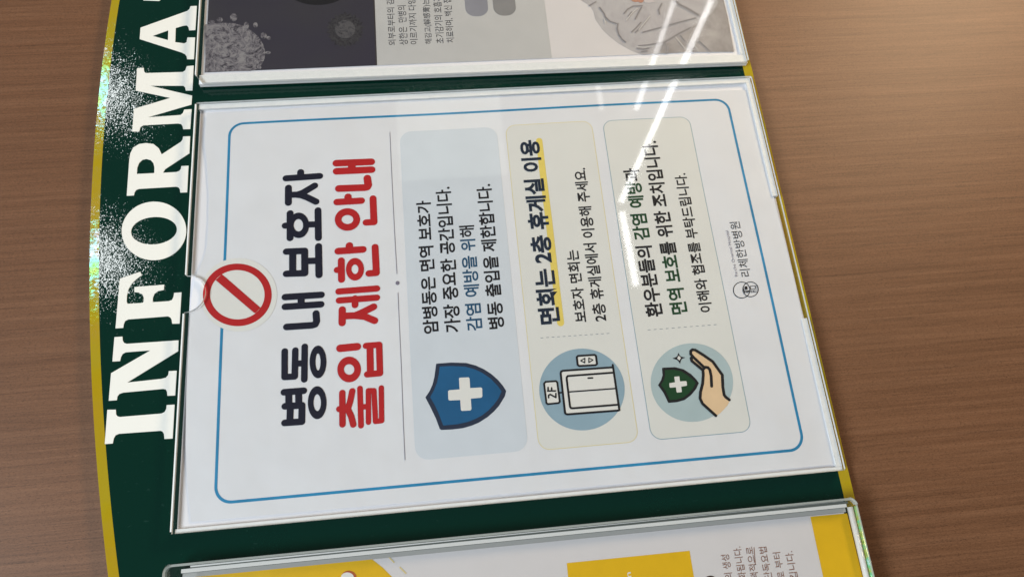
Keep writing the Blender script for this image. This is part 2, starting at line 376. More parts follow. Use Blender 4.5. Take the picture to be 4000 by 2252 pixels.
# ---------------- outlines measured on the board plane (mm)
LETTERS = {'I': [[(-48.34,179.75),(-48.56,176.11),(-50.7,175.84),(-51.61,175.18),(-51.99,174.02),(-51.98,156.32),(-51.43,154.98),(-50.16,154.33),(-48.35,154.25),(-48.45,150.81),(-63.48,150.8),(-63.37,154.3),(-61.15,154.62),(-60.02,155.32),(-59.61,156.26),(-59.41,173.81),(-59.89,175.21),(-61.17,175.91),(-63.41,176.17),(-63.4,179.53)]],'N': [[(-14.88,179.51),(-14.91,175.99),(-16.85,175.69),(-18.01,174.99),(-18.52,173.69),(-18.67,150.77),(-23.86,150.67),(-36.67,172.14),(-36.19,157.31),(-35.81,155.39),(-34.71,154.44),(-32.86,154.27),(-32.95,150.77),(-44.33,150.82),(-44.19,154.19),(-42.24,154.49),(-41.17,155.15),(-40.88,156.32),(-41.14,173.53),(-41.63,175.18),(-42.72,175.91),(-44.34,176.01),(-44.33,179.51),(-31.78,179.57),(-22.48,163.01),(-22.51,173.85),(-23.29,175.27),(-24.69,175.86),(-26.45,176.09),(-26.38,179.43)]],'F': [[(13.75,179.44),(16.57,170.37),(14.79,169.52),(12.72,172.03),(10.72,173.81),(8.16,175.05),(5.03,175.53),(2.14,175.44),(0.9,174.97),(0.81,168.28),(1.29,167.74),(3.39,167.79),(5.02,168.48),(6.04,170.09),(6.47,172.28),(9.03,172.47),(9.18,158.83),(6.53,158.95),(6.18,161.44),(4.88,163.04),(3.08,163.64),(0.82,163.63),(0.79,156.29),(1.26,154.87),(2.63,154.28),(4.73,154.11),(4.74,150.72),(-10.66,150.74),(-10.45,154.09),(-8.57,154.44),(-7.38,155.03),(-6.67,156.22),(-6.8,173.89),(-7.46,175.36),(-8.96,175.85),(-10.74,175.95),(-10.73,179.38)]],'O': [[(37.19,150.27),(35.44,150.19),(33.73,150.31),(32.06,150.61),(30.46,151.1),(28.96,151.77),(27.57,152.6),(26.3,153.6),(25.17,154.74),(24.2,156.01),(23.39,157.39),(22.76,158.87),(22.31,160.43),(22.05,162.05),(21.98,163.71),(22.1,165.39),(22.41,167.07),(22.9,168.73),(23.57,170.35),(24.41,171.91),(25.42,173.39),(26.58,174.77),(27.87,176.04),(29.28,177.18),(30.79,178.18),(32.39,179.02),(34.06,179.69),(35.77,180.19),(37.51,180.5),(39.25,180.63),(40.98,180.56),(42.66,180.31),(44.28,179.86),(45.82,179.23),(47.26,178.43),(48.58,177.46),(49.75,176.33),(50.78,175.06),(51.63,173.67),(52.3,172.17),(52.79,170.58),(53.08,168.92),(53.17,167.21),(53.05,165.49),(52.74,163.76),(52.23,162.05),(51.53,160.38),(50.65,158.78),(49.6,157.27),(48.4,155.87),(47.06,154.58),(45.6,153.44),(44.03,152.46),(42.39,151.64),(40.69,150.99),(38.95,150.54)],[(37.78,154.71),(36.82,154.68),(35.88,154.83),(34.97,155.16),(34.1,155.66),(33.29,156.33),(32.55,157.16),(31.89,158.13),(31.34,159.22),(30.89,160.41),(30.55,161.69),(30.33,163.03),(30.23,164.41),(30.25,165.81),(30.4,167.2),(30.66,168.56),(31.04,169.86),(31.53,171.09),(32.13,172.23),(32.81,173.25),(33.57,174.14),(34.4,174.89),(35.29,175.47),(36.21,175.88),(37.15,176.12),(38.1,176.17),(39.05,176.04),(39.96,175.73),(40.84,175.24),(41.66,174.59),(42.41,173.77),(43.07,172.81),(43.64,171.72),(44.11,170.53),(44.46,169.24),(44.69,167.89),(44.8,166.49),(44.78,165.08),(44.63,163.67),(44.37,162.29),(43.98,160.96),(43.48,159.72),(42.87,158.57),(42.18,157.54),(41.4,156.65),(40.56,155.91),(39.66,155.33),(38.73,154.93)]],'R': [[(57.21,179.7),(77.31,180.04),(80.91,179.8),(84.18,178.61),(86.03,175.91),(86.37,172.58),(85.59,168.9),(82.98,166.14),(79.34,164.46),(86.05,155.42),(87.3,154.7),(89.08,154.54),(88.99,151.03),(79.1,150.94),(70.78,162.28),(68.87,163.19),(68.87,156.68),(69.38,155.38),(70.41,154.66),(72.08,154.5),(72.03,150.99),(57.21,150.89),(57.26,154.2),(59.03,154.45),(60.25,155.18),(60.68,156.32),(60.62,174.06),(60.07,175.44),(58.71,176.14),(57.16,176.33)],[(69.03,175.79),(72.55,175.85),(75.19,175.12),(76.84,173.6),(77.2,171.68),(76.4,169.57),(74.57,168.16),(72.01,167.53),(68.96,167.38)]],'M': [[(131.67,180.31),(131.82,176.93),(129.48,176.55),(128.45,175.67),(128.08,156.91),(129.0,155.6),(131.62,154.93),(131.83,151.41),(116.36,151.29),(116.49,154.67),(118.33,155.04),(119.55,156.02),(120.51,173.09),(113.25,151.29),(107.79,151.39),(101.43,172.74),(101.86,156.55),(102.93,155.39),(104.93,154.86),(105.03,151.15),(93.25,151.24),(93.34,154.77),(95.23,155.13),(96.47,155.99),(96.87,157.43),(96.84,174.61),(95.8,176.0),(93.34,176.44),(93.43,179.83),(106.91,180.06),(112.45,162.19),(117.91,179.93)]],'A': [[(157.59,180.41),(167.48,156.52),(168.63,155.52),(170.6,154.94),(170.58,151.63),(154.63,151.7),(154.59,154.91),(156.69,155.4),(157.92,156.3),(157.79,157.96),(156.47,162.04),(147.23,161.78),(146.23,156.9),(146.99,155.84),(149.93,155.61),(149.79,151.57),(135.86,151.49),(136.04,154.99),(137.88,155.36),(139.34,156.31),(140.52,158.12),(150.23,180.31)],[(155.13,165.82),(148.8,165.61),(151.88,173.7)]],'T': [[(175.7,180.3),(174.9,171.8),(175.8,171.1),(177.9,174.2),(180.9,176.4),(184.1,176.9),(184.3,176.6),(184.4,155.5),(183.7,154.3),(180.7,154.1),(180.7,151),(195.1,151),(195.1,154.1),(192.1,154.3),(191.4,155.5),(191.5,176.6),(191.7,176.9),(194.9,176.4),(197.9,174.2),(200.0,171.1),(200.9,171.8),(200.1,180.3)]]}
HEAD_NAVY = [([(60.23,102.25),(60.49,85.78)],3.39),([(63.22,95.11),(60.84,95.1)],3.41),([(54.95,101.05),(46.75,101.05)],3.36),([(51.01,101.02),(50.93,96.7),(51.7,94.18),(55.3,88.24)],3.34),([(50.77,96.7),(50.48,94.9),(49.11,92.01),(46.46,87.7)],3.35),([(34.57,102.52),(34.4,100.18)],3.23),([(41.01,100.19),(27.83,100.13)],3.26),([(34.46,92.38),(34.19,86.76)],3.24),([(41.7,86.75),(26.96,86.62)],3.28),([(20.89,101.83),(20.65,93.18),(9.13,93.07),(9.49,101.73)],3.31),([(20.78,98.83),(9.44,98.77)],3.32),([(15.38,93.18),(15.0,86.44)],3.3),([(22.51,86.6),(7.72,86.43)],3.34),([(-2.23,102.18),(-2.39,85.42)],3.24),([(-7.02,102.14),(-7.13,85.62)],3.22),([(-2.38,94.76),(-7.01,94.75)],3.25),([(-11.44,87.9),(-15.28,87.65),(-16.7,88.29),(-17.05,89.68),(-16.93,101.36)],3.22),([(-28.51,102.1),(-40.55,102.03),(-40.65,97.53),(-28.45,97.33)],2.91),([(-34.65,97.35),(-34.88,93.18)],2.88),([(-27.02,93.08),(-42.34,93.28)],2.92),([(-47.47,102.23),(-47.5,93.53)],3.03),([(-53.84,101.76),(-54.04,94.29)],3.01),([(-61.21,101.84),(-61.33,94.33)],2.97),([(-47.64,100.17),(-53.93,100.02)],3.04),([(-53.98,99.41),(-61.14,99.56)],3.01),([(-47.58,95.8),(-54.03,95.67)],3.04),([(-54.04,94.29),(-61.33,94.38)],3.01)]
HEAD_RED = [([(67.17,77.46),(66.91,60.03)],3.79),([(62.6,77.42),(62.44,60.0)],3.76),([(67.1,69.77),(62.59,69.86)],3.8),([(57.79,62.3),(54.02,61.93),(52.82,62.49),(52.59,63.54),(52.91,76.46)],3.76),([(45.53,77.46),(45.46,65.58)],3.53),([(48.06,72.02),(45.53,72.07)],3.55),([(46.34,59.8),(33.39,59.72),(33.46,63.54)],3.4),([(19.29,77.26),(19.28,65.43)],3.54),([(21.79,71.86),(19.19,71.91)],3.56),([(14.29,75.87),(4.51,75.88)],3.26),([(9.58,77.85),(9.44,75.95)],3.23),([(20.08,59.57),(6.65,59.39),(6.64,62.9)],3.3),([(-1.37,77.28),(-1.3,59.42)],3.16),([(-5.86,77.18),(-5.86,59.57)],3.14),([(-5.44,69.74),(-8.74,69.81)],3.15),([(-10.53,75.79),(-16.98,75.95)],3.34),([(-13.68,75.84),(-13.9,70.09),(-13.11,67.64),(-10.27,61.17)],3.33),([(-13.9,70.09),(-14.71,65.52),(-17.12,60.95)],3.33),([(-29.13,77.05),(-28.97,69.3)],3.58),([(-28.9,65.26),(-28.88,59.23),(-42.26,59.3),(-42.33,65.09)],2.94),([(-29.21,63.46),(-42.07,63.61)],3.16),([(-57.1,77.89),(-57.22,76.55)],2.81),([(-49.88,76.43),(-64.04,76.56)],2.84),([(-57.22,76.55),(-57.42,74.13),(-54.25,73.04),(-49.45,71.96)],2.81),([(-57.42,74.13),(-60.84,72.66),(-64.54,71.86)],2.81),([(-48.51,68.5),(-65.3,68.44)],2.54),([(-56.85,68.44),(-57.14,64.98)],2.5),([(-64.08,65.13),(-49.84,64.78),(-50.04,62.28),(-63.98,62.03),(-63.9,59.3),(-49.03,58.95)],2.38)]
HEAD_NAVY_RINGS = [[[(33.93,91.06),(32.87,91.12),(31.86,91.31),(30.9,91.6),(30.03,92.01),(29.26,92.51),(28.62,93.09),(28.11,93.75),(27.76,94.46),(27.57,95.21),(27.54,95.98),(27.67,96.74),(27.97,97.49),(28.42,98.2),(29.02,98.86),(29.75,99.45),(30.58,99.96),(31.51,100.37),(32.51,100.67),(33.55,100.86),(34.61,100.92),(35.67,100.87),(36.69,100.7),(37.66,100.41),(38.54,100.01),(39.32,99.51),(39.98,98.93),(40.5,98.27),(40.86,97.55),(41.06,96.8),(41.09,96.02),(40.95,95.24),(40.65,94.48),(40.19,93.76),(39.58,93.1),(38.84,92.51),(37.99,92.0),(37.05,91.6),(36.04,91.3),(34.99,91.12)],[(34.16,93.87),(33.65,93.9),(33.16,93.98),(32.69,94.11),(32.26,94.3),(31.89,94.53),(31.57,94.8),(31.33,95.1),(31.15,95.43),(31.06,95.77),(31.04,96.13),(31.11,96.48),(31.25,96.83),(31.47,97.16),(31.76,97.46),(32.11,97.73),(32.52,97.97),(32.97,98.15),(33.46,98.29),(33.96,98.38),(34.48,98.41),(34.99,98.38),(35.49,98.3),(35.96,98.17),(36.38,97.99),(36.76,97.76),(37.08,97.49),(37.33,97.18),(37.51,96.85),(37.6,96.51),(37.62,96.15),(37.55,95.79),(37.41,95.45),(37.19,95.12),(36.9,94.81),(36.54,94.54),(36.13,94.31),(35.68,94.12),(35.19,93.98),(34.68,93.9)]],[[(-35.02,83.34),(-36.21,83.4),(-37.36,83.54),(-38.44,83.78),(-39.44,84.1),(-40.31,84.49),(-41.04,84.94),(-41.62,85.45),(-42.03,85.99),(-42.26,86.57),(-42.3,87.15),(-42.16,87.74),(-41.84,88.31),(-41.34,88.85),(-40.68,89.35),(-39.88,89.79),(-38.94,90.17),(-37.9,90.48),(-36.78,90.7),(-35.61,90.83),(-34.41,90.88),(-33.21,90.83),(-32.05,90.69),(-30.96,90.46),(-29.95,90.15),(-29.06,89.76),(-28.31,89.31),(-27.71,88.8),(-27.29,88.24),(-27.05,87.66),(-27.0,87.07),(-27.14,86.48),(-27.48,85.9),(-27.98,85.35),(-28.66,84.85),(-29.49,84.4),(-30.44,84.02),(-31.5,83.72),(-32.63,83.5),(-33.81,83.37)],[(-34.8,85.96),(-35.43,85.98),(-36.03,86.02),(-36.6,86.1),(-37.13,86.19),(-37.59,86.31),(-37.98,86.45),(-38.3,86.61),(-38.52,86.78),(-38.65,86.95),(-38.68,87.13),(-38.62,87.31),(-38.46,87.49),(-38.21,87.65),(-37.87,87.8),(-37.46,87.94),(-36.98,88.05),(-36.44,88.15),(-35.85,88.21),(-35.24,88.25),(-34.62,88.26),(-33.99,88.25),(-33.39,88.2),(-32.81,88.13),(-32.29,88.03),(-31.82,87.91),(-31.42,87.77),(-31.1,87.62),(-30.87,87.45),(-30.74,87.27),(-30.71,87.09),(-30.77,86.91),(-30.93,86.73),(-31.19,86.57),(-31.53,86.41),(-31.95,86.28),(-32.44,86.16),(-32.98,86.07),(-33.57,86.01),(-34.18,85.97)]],[[(-53.74,83.46),(-54.9,83.52),(-56.02,83.68),(-57.07,83.94),(-58.02,84.28),(-58.86,84.71),(-59.57,85.2),(-60.13,85.75),(-60.51,86.35),(-60.73,86.97),(-60.77,87.61),(-60.62,88.25),(-60.3,88.87),(-59.81,89.46),(-59.16,90.0),(-58.37,90.49),(-57.46,90.9),(-56.45,91.24),(-55.36,91.48),(-54.22,91.63),(-53.05,91.68),(-51.9,91.63),(-50.77,91.48),(-49.71,91.23),(-48.74,90.89),(-47.88,90.47),(-47.16,89.97),(-46.59,89.42),(-46.18,88.82),(-45.96,88.18),(-45.92,87.53),(-46.07,86.89),(-46.4,86.26),(-46.9,85.66),(-47.56,85.11),(-48.37,84.62),(-49.3,84.21),(-50.32,83.88),(-51.43,83.64),(-52.58,83.5)],[(-53.54,85.93),(-54.13,85.95),(-54.7,86.02),(-55.24,86.12),(-55.73,86.26),(-56.17,86.43),(-56.54,86.62),(-56.83,86.85),(-57.03,87.08),(-57.15,87.33),(-57.17,87.59),(-57.11,87.85),(-56.95,88.1),(-56.7,88.33),(-56.37,88.55),(-55.97,88.74),(-55.51,88.91),(-54.99,89.04),(-54.44,89.14),(-53.86,89.2),(-53.26,89.22),(-52.67,89.19),(-52.1,89.13),(-51.55,89.03),(-51.06,88.89),(-50.61,88.72),(-50.24,88.53),(-49.95,88.3),(-49.74,88.06),(-49.62,87.81),(-49.59,87.55),(-49.66,87.29),(-49.82,87.04),(-50.07,86.81),(-50.4,86.59),(-50.81,86.39),(-51.28,86.23),(-51.8,86.1),(-52.36,86.0),(-52.94,85.94)]]]
HEAD_RED_RINGS = [[[(35.29,66.44),(34.35,66.54),(33.44,66.78),(32.59,67.17),(31.82,67.69),(31.14,68.33),(30.58,69.06),(30.14,69.89),(29.84,70.77),(29.69,71.7),(29.68,72.65),(29.82,73.6),(30.1,74.52),(30.52,75.39),(31.07,76.2),(31.74,76.91),(32.5,77.52),(33.34,78.01),(34.24,78.36),(35.18,78.57),(36.13,78.63),(37.08,78.54),(37.99,78.31),(38.85,77.93),(39.63,77.42),(40.32,76.79),(40.89,76.05),(41.34,75.22),(41.65,74.33),(41.81,73.39),(41.82,72.43),(41.68,71.47),(41.39,70.54),(40.96,69.66),(40.4,68.85),(39.73,68.13),(38.96,67.52),(38.11,67.04),(37.2,66.69),(36.25,66.49)],[(35.52,69.67),(35.15,69.72),(34.79,69.83),(34.45,70.01),(34.15,70.25),(33.88,70.55),(33.66,70.89),(33.49,71.28),(33.38,71.7),(33.32,72.14),(33.32,72.59),(33.38,73.03),(33.5,73.47),(33.67,73.88),(33.9,74.26),(34.16,74.6),(34.47,74.88),(34.8,75.11),(35.16,75.28),(35.54,75.38),(35.91,75.41),(36.29,75.37),(36.64,75.26),(36.98,75.08),(37.29,74.84),(37.55,74.54),(37.77,74.19),(37.94,73.81),(38.06,73.39),(38.12,72.95),(38.12,72.5),(38.06,72.05),(37.94,71.61),(37.77,71.2),(37.54,70.82),(37.27,70.48),(36.97,70.19),(36.63,69.96),(36.27,69.8),(35.9,69.7)]],[[(8.98,65.2),(8.07,65.27),(7.2,65.45),(6.38,65.73),(5.63,66.09),(4.97,66.54),(4.42,67.06),(3.99,67.64),(3.69,68.26),(3.53,68.91),(3.51,69.58),(3.63,70.24),(3.89,70.88),(4.28,71.48),(4.79,72.04),(5.42,72.53),(6.14,72.95),(6.93,73.28),(7.79,73.52),(8.69,73.66),(9.6,73.7),(10.51,73.63),(11.38,73.46),(12.21,73.19),(12.97,72.82),(13.64,72.38),(14.2,71.86),(14.64,71.28),(14.94,70.65),(15.11,69.99),(15.14,69.32),(15.01,68.65),(14.75,68.01),(14.35,67.4),(13.83,66.84),(13.2,66.34),(12.47,65.92),(11.66,65.59),(10.79,65.36),(9.89,65.22)],[(9.17,67.8),(8.8,67.83),(8.44,67.9),(8.1,68.0),(7.79,68.15),(7.52,68.32),(7.29,68.52),(7.11,68.75),(6.98,68.99),(6.91,69.24),(6.9,69.5),(6.95,69.76),(7.06,70.01),(7.22,70.25),(7.43,70.46),(7.69,70.65),(7.98,70.81),(8.31,70.94),(8.67,71.04),(9.03,71.09),(9.41,71.1),(9.78,71.07),(10.14,71.0),(10.48,70.9),(10.79,70.76),(11.07,70.58),(11.3,70.38),(11.48,70.15),(11.61,69.91),(11.67,69.66),(11.69,69.4),(11.64,69.14),(11.53,68.89),(11.37,68.65),(11.16,68.44),(10.9,68.24),(10.6,68.08),(10.27,67.95),(9.91,67.86),(9.54,67.81)]],[[(-39.82,67.87),(-40.75,67.96),(-41.64,68.17),(-42.48,68.51),(-43.24,68.96),(-43.9,69.52),(-44.45,70.16),(-44.88,70.88),(-45.17,71.65),(-45.32,72.46),(-45.33,73.28),(-45.19,74.1),(-44.9,74.9),(-44.49,75.66),(-43.94,76.36),(-43.29,76.97),(-42.54,77.5),(-41.71,77.92),(-40.82,78.22),(-39.9,78.4),(-38.96,78.46),(-38.03,78.38),(-37.13,78.17),(-36.28,77.84),(-35.51,77.39),(-34.84,76.84),(-34.28,76.2),(-33.84,75.48),(-33.54,74.7),(-33.38,73.89),(-33.37,73.05),(-33.52,72.22),(-33.8,71.41),(-34.23,70.65),(-34.78,69.94),(-35.45,69.32),(-36.21,68.8),(-37.05,68.38),(-37.95,68.08),(-38.88,67.91)],[(-39.58,70.81),(-39.96,70.85),(-40.32,70.94),(-40.67,71.09),(-40.98,71.29),(-41.25,71.54),(-41.47,71.82),(-41.65,72.14),(-41.77,72.48),(-41.83,72.85),(-41.83,73.21),(-41.77,73.58),(-41.65,73.94),(-41.47,74.28),(-41.25,74.59),(-40.98,74.87),(-40.67,75.1),(-40.32,75.29),(-39.96,75.42),(-39.58,75.5),(-39.19,75.53),(-38.81,75.49),(-38.45,75.4),(-38.1,75.25),(-37.79,75.05),(-37.52,74.8),(-37.29,74.52),(-37.12,74.2),(-37.0,73.85),(-36.94,73.49),(-36.94,73.12),(-37.0,72.75),(-37.11,72.39),(-37.29,72.05),(-37.52,71.74),(-37.79,71.46),(-38.1,71.23),(-38.45,71.04),(-38.81,70.91),(-39.19,70.83)]]]
DIVIDER = [([(83.51,50.05),(66.15,50.07),(31.98,49.93),(5.5,49.62)],0.22),([(-4.17,49.52),(-40.0,49.51),(-66.61,49.73),(-81.91,49.71)],0.22)]
DIVDOT = [(0.65,48.57),(0.34,48.63),(0.07,48.77),(-0.14,48.99),(-0.27,49.26),(-0.29,49.56),(-0.22,49.85),(-0.06,50.11),(0.18,50.31),(0.48,50.43),(0.8,50.47),(1.11,50.41),(1.38,50.26),(1.59,50.04),(1.72,49.77),(1.75,49.47),(1.68,49.18),(1.51,48.92),(1.27,48.72),(0.97,48.6)]
BORDER = (-93,-130.54,93,130.54)
PANEL1 = (-82.62,-4.93,83.46,45.08)
PANEL2 = (-82.86,-54.87,83.65,-9.8)
PANEL3 = (-82.78,-107.64,83.22,-61.1)
MARKER = ([(73.62,-26.37),(54.02,-26.24),(27.9,-26.39),(2.25,-26.18),(-24.83,-26.14)],3.34)
SHIELD_OUT = [(-39.9,33.42),(-39.95,26.6),(-40.7,19.81),(-42.25,15.53),(-44.36,11.78),(-46.92,8.56),(-49.77,5.88),(-52.91,3.72),(-55.21,2.61),(-57.59,3.41),(-61.71,6.44),(-64.14,9.06),(-66.38,12.12),(-68.47,16.12),(-69.55,19.53),(-70.31,23.39),(-70.47,28.14),(-70.28,33.09),(-69.66,33.76),(-65.04,35.14),(-60.34,37.01),(-55.08,39.34),(-52.34,37.27),(-49.52,35.82),(-46.16,34.76),(-40.53,33.7)]
SHIELD_IN = [(-41.41,32.05),(-41.6,26.71),(-42.36,20.42),(-43.95,16.15),(-45.87,12.88),(-48.85,9.21),(-52.71,6.13),(-55.23,4.7),(-58.32,6.38),(-61.03,8.79),(-63.37,11.39),(-65.37,14.44),(-66.64,17.41),(-67.69,20.82),(-68.37,25.63),(-68.39,32.03),(-66.68,32.63),(-62.77,33.82),(-59.05,35.27),(-55.16,37.19),(-52.25,35.35),(-48.71,33.7),(-44.85,32.65)]
SHIELD_CROSS = [(-47.67,23.62),(-47.36,23.12),(-47.53,19.24),(-47.96,18.79),(-52.54,18.84),(-52.66,13.9),(-53.09,13.41),(-56.84,13.61),(-57.33,14.13),(-57.42,18.91),(-62.2,18.98),(-62.73,19.5),(-62.6,23.32),(-62.08,23.76),(-57.6,23.73),(-57.43,28.62),(-56.91,29.06),(-53.17,28.97),(-52.73,28.41),(-52.73,23.68)]
LIFT_DISC = [(-59.0,-52.04),(-60.84,-51.67),(-62.65,-51.12),(-64.39,-50.38),(-66.06,-49.48),(-67.64,-48.42),(-69.12,-47.2),(-70.48,-45.85),(-71.71,-44.37),(-72.8,-42.78),(-73.74,-41.09),(-74.52,-39.33),(-75.14,-37.5),(-75.59,-35.63),(-75.86,-33.73),(-75.96,-31.81),(-75.89,-29.9),(-75.64,-28.02),(-75.22,-26.18),(-74.62,-24.39),(-73.87,-22.68),(-72.96,-21.05),(-71.9,-19.53),(-70.7,-18.13),(-69.37,-16.86),(-67.92,-15.73),(-66.37,-14.76),(-64.73,-13.95),(-63.02,-13.31),(-61.25,-12.85),(-59.43,-12.58),(-57.59,-12.49),(-55.73,-12.59),(-53.89,-12.89),(-52.07,-13.37),(-50.3,-14.03),(-48.59,-14.87),(-46.96,-15.89),(-45.42,-17.06),(-43.99,-18.39),(-42.69,-19.86),(-41.53,-21.45),(-40.52,-23.16),(-39.67,-24.95),(-38.99,-26.83),(-38.49,-28.76),(-38.18,-30.72),(-38.05,-32.71),(-38.11,-34.69),(-38.36,-36.65),(-38.8,-38.57),(-39.42,-40.42),(-40.22,-42.2),(-41.18,-43.87),(-42.3,-45.43),(-43.57,-46.86),(-44.97,-48.14),(-46.49,-49.26),(-48.11,-50.22),(-49.81,-50.99),(-51.59,-51.59),(-53.41,-51.99),(-55.27,-52.2),(-57.14,-52.21)]
LIFT_FILL = [[(-48.02,-23.65),(-48.25,-47.92),(-68.39,-47.7),(-68.14,-23.73)],[(-52.49,-15.24),(-52.59,-21.3),(-62.7,-21.28),(-62.74,-15.26)],[(-41.53,-31.82),(-41.69,-40.94),(-46.55,-40.69),(-46.26,-31.66)]]
LIFT_LINES = [([(-48.23,-47.69),(-47.96,-24.48),(-48.29,-23.62),(-49.1,-23.29),(-67.28,-23.12),(-67.85,-23.38),(-68.18,-24.21),(-68.39,-47.7)],0.94),([(-47.08,-48.08),(-57.45,-48.11),(-68.27,-48.14)],0.94),([(-50.74,-47.57),(-50.62,-26.48),(-51.05,-25.94),(-51.96,-25.76),(-64.76,-25.76),(-65.51,-26.16),(-65.64,-26.96),(-65.74,-47.42)],0.93),([(-58.23,-47.5),(-58.03,-26.42)],0.66),([(-52.35,-35.8),(-52.42,-37.85)],0.76)]
LIFT_SIGN = [([(-52.48,-15.89),(-52.54,-20.65),(-53.25,-21.23),(-62.12,-21.35),(-62.72,-20.73),(-62.78,-15.74),(-62.25,-15.18),(-53.24,-15.09),(-52.48,-15.89)],0.85),([(-58.06,-21.66),(-58.06,-22.8)],0.78)]
LIFT_BUTTONS = [([(-41.51,-32.42),(-41.63,-40.28),(-42.25,-40.8),(-45.98,-40.77),(-46.54,-40.13),(-46.34,-32.32),(-45.75,-31.72),(-42.03,-31.72),(-41.51,-32.42)],0.94),([(-43.86,-33.39),(-42.87,-35.43),(-45.05,-35.15),(-43.86,-33.39)],0.5),([(-42.89,-37.33),(-45.07,-37.05),(-44.02,-39.12),(-42.89,-37.33)],0.5)]
LIFT_2F = [([(-59.92,-16.48),(-58.79,-16.61),(-58.45,-17.3),(-58.83,-17.91),(-60.1,-19.79),(-58.25,-20.0)],0.71),([(-56.8,-16.4),(-57.04,-19.97)],0.72),([(-56.82,-16.56),(-55.19,-16.74)],0.72),([(-56.89,-18.19),(-55.49,-18.35)],0.72)]
CARE_DISC = [(-60.0,-103.36),(-61.78,-102.91),(-63.53,-102.28),(-65.21,-101.47),(-66.83,-100.5),(-68.36,-99.38),(-69.79,-98.11),(-71.11,-96.71),(-72.3,-95.19),(-73.36,-93.57),(-74.27,-91.87),(-75.03,-90.09),(-75.63,-88.26),(-76.06,-86.39),(-76.33,-84.5),(-76.42,-82.61),(-76.35,-80.73),(-76.11,-78.89),(-75.69,-77.09),(-75.12,-75.36),(-74.39,-73.71),(-73.5,-72.15),(-72.47,-70.71),(-71.31,-69.38),(-70.02,-68.2),(-68.62,-67.16),(-67.12,-66.27),(-65.53,-65.56),(-63.87,-65.01),(-62.15,-64.65),(-60.39,-64.47),(-58.61,-64.48),(-56.81,-64.67),(-55.03,-65.05),(-53.27,-65.61),(-51.55,-66.35),(-49.9,-67.26),(-48.32,-68.34),(-46.83,-69.58),(-45.45,-70.96),(-44.19,-72.47),(-43.07,-74.09),(-42.09,-75.82),(-41.27,-77.63),(-40.62,-79.51),(-40.13,-81.43),(-39.83,-83.39),(-39.71,-85.35),(-39.77,-87.3),(-40.02,-89.21),(-40.44,-91.08),(-41.04,-92.87),(-41.81,-94.58),(-42.75,-96.18),(-43.83,-97.66),(-45.06,-99.01),(-46.41,-100.2),(-47.88,-101.23),(-49.45,-102.1),(-51.1,-102.78),(-52.82,-103.28),(-54.59,-103.58),(-56.38,-103.7),(-58.19,-103.62)]
CARE_SHIELD = [(-50.31,-71.42),(-50.53,-77.22),(-51.86,-81.06),(-54.39,-84.16),(-57.08,-86.22),(-58.91,-87.15),(-61.52,-85.41),(-64.25,-82.4),(-66.2,-79.04),(-66.88,-75.42),(-66.89,-71.43),(-66.37,-71.11),(-65.01,-70.74),(-61.96,-69.75),(-58.32,-67.84),(-55.98,-69.73),(-53.8,-70.75),(-50.54,-71.03)]
CARE_SHIELD_IN = [(-51.55,-72.23),(-51.74,-76.51),(-52.78,-79.88),(-55.18,-82.75),(-57.47,-84.88),(-58.79,-85.65),(-61.15,-83.96),(-63.29,-81.57),(-64.94,-78.76),(-65.64,-75.38),(-65.62,-72.14),(-64.36,-71.85),(-61.32,-70.96),(-58.34,-69.24),(-56.33,-70.93),(-53.9,-71.94)]
CARE_CROSS = [(-55.05,-76.24),(-55.03,-78.47),(-57.44,-78.36),(-57.52,-81.18),(-57.95,-81.51),(-59.68,-81.3),(-59.95,-78.53),(-62.24,-78.43),(-62.5,-78.08),(-62.5,-76.18),(-62.13,-75.94),(-59.99,-76.0),(-60.02,-73.28),(-59.6,-73.05),(-57.87,-73.24),(-57.65,-76.0),(-55.34,-76.04)]
SPARK_OUT = [(-43.75,-80.07),(-44.9,-80.33),(-45.72,-80.85),(-46.46,-83.03),(-46.79,-81.43),(-47.4,-80.72),(-49.22,-79.84),(-48.01,-79.39),(-47.24,-78.8),(-46.25,-76.68),(-45.79,-78.54),(-45.33,-79.23)]
SPARK_IN = [(-45.28,-79.91),(-46.38,-80.79),(-47.53,-79.82),(-46.44,-78.94)]
HAND_FILL = [(-43.19,-85.91),(-42.86,-87.0),(-43.22,-88.22),(-46.08,-91.81),(-49.46,-95.54),(-56.1,-98.87),(-61.58,-98.16),(-65.31,-98.04),(-67.98,-100.35),(-70.3,-98.63),(-72.09,-96.52),(-73.63,-94.47),(-74.8,-92.24),(-68.6,-87.14),(-66.57,-86.51),(-63.16,-87.13),(-59.31,-88.95),(-55.37,-89.99),(-52.72,-89.81),(-48.16,-85.79),(-46.75,-85.38),(-45.9,-86.3)]
HAND_LINES = [([(-67.85,-99.97),(-66.49,-98.52),(-65.3,-97.95),(-61.57,-98.06),(-56.1,-98.87),(-49.46,-95.54),(-46.08,-91.81),(-43.22,-88.22),(-42.91,-86.99),(-43.55,-85.95),(-45.08,-85.73),(-46.71,-86.82),(-51.36,-90.57)],1.34),([(-46.52,-86.34),(-46.97,-85.54),(-48.31,-85.66),(-52.72,-89.81)],1.38),([(-60.89,-92.87),(-56.16,-93.5),(-53.22,-93.45),(-52.05,-92.75),(-51.74,-91.52),(-52.75,-90.16),(-55.36,-89.89),(-59.3,-88.85),(-63.16,-87.13),(-66.07,-86.4),(-68.6,-87.14),(-74.52,-92.29)],1.35)]
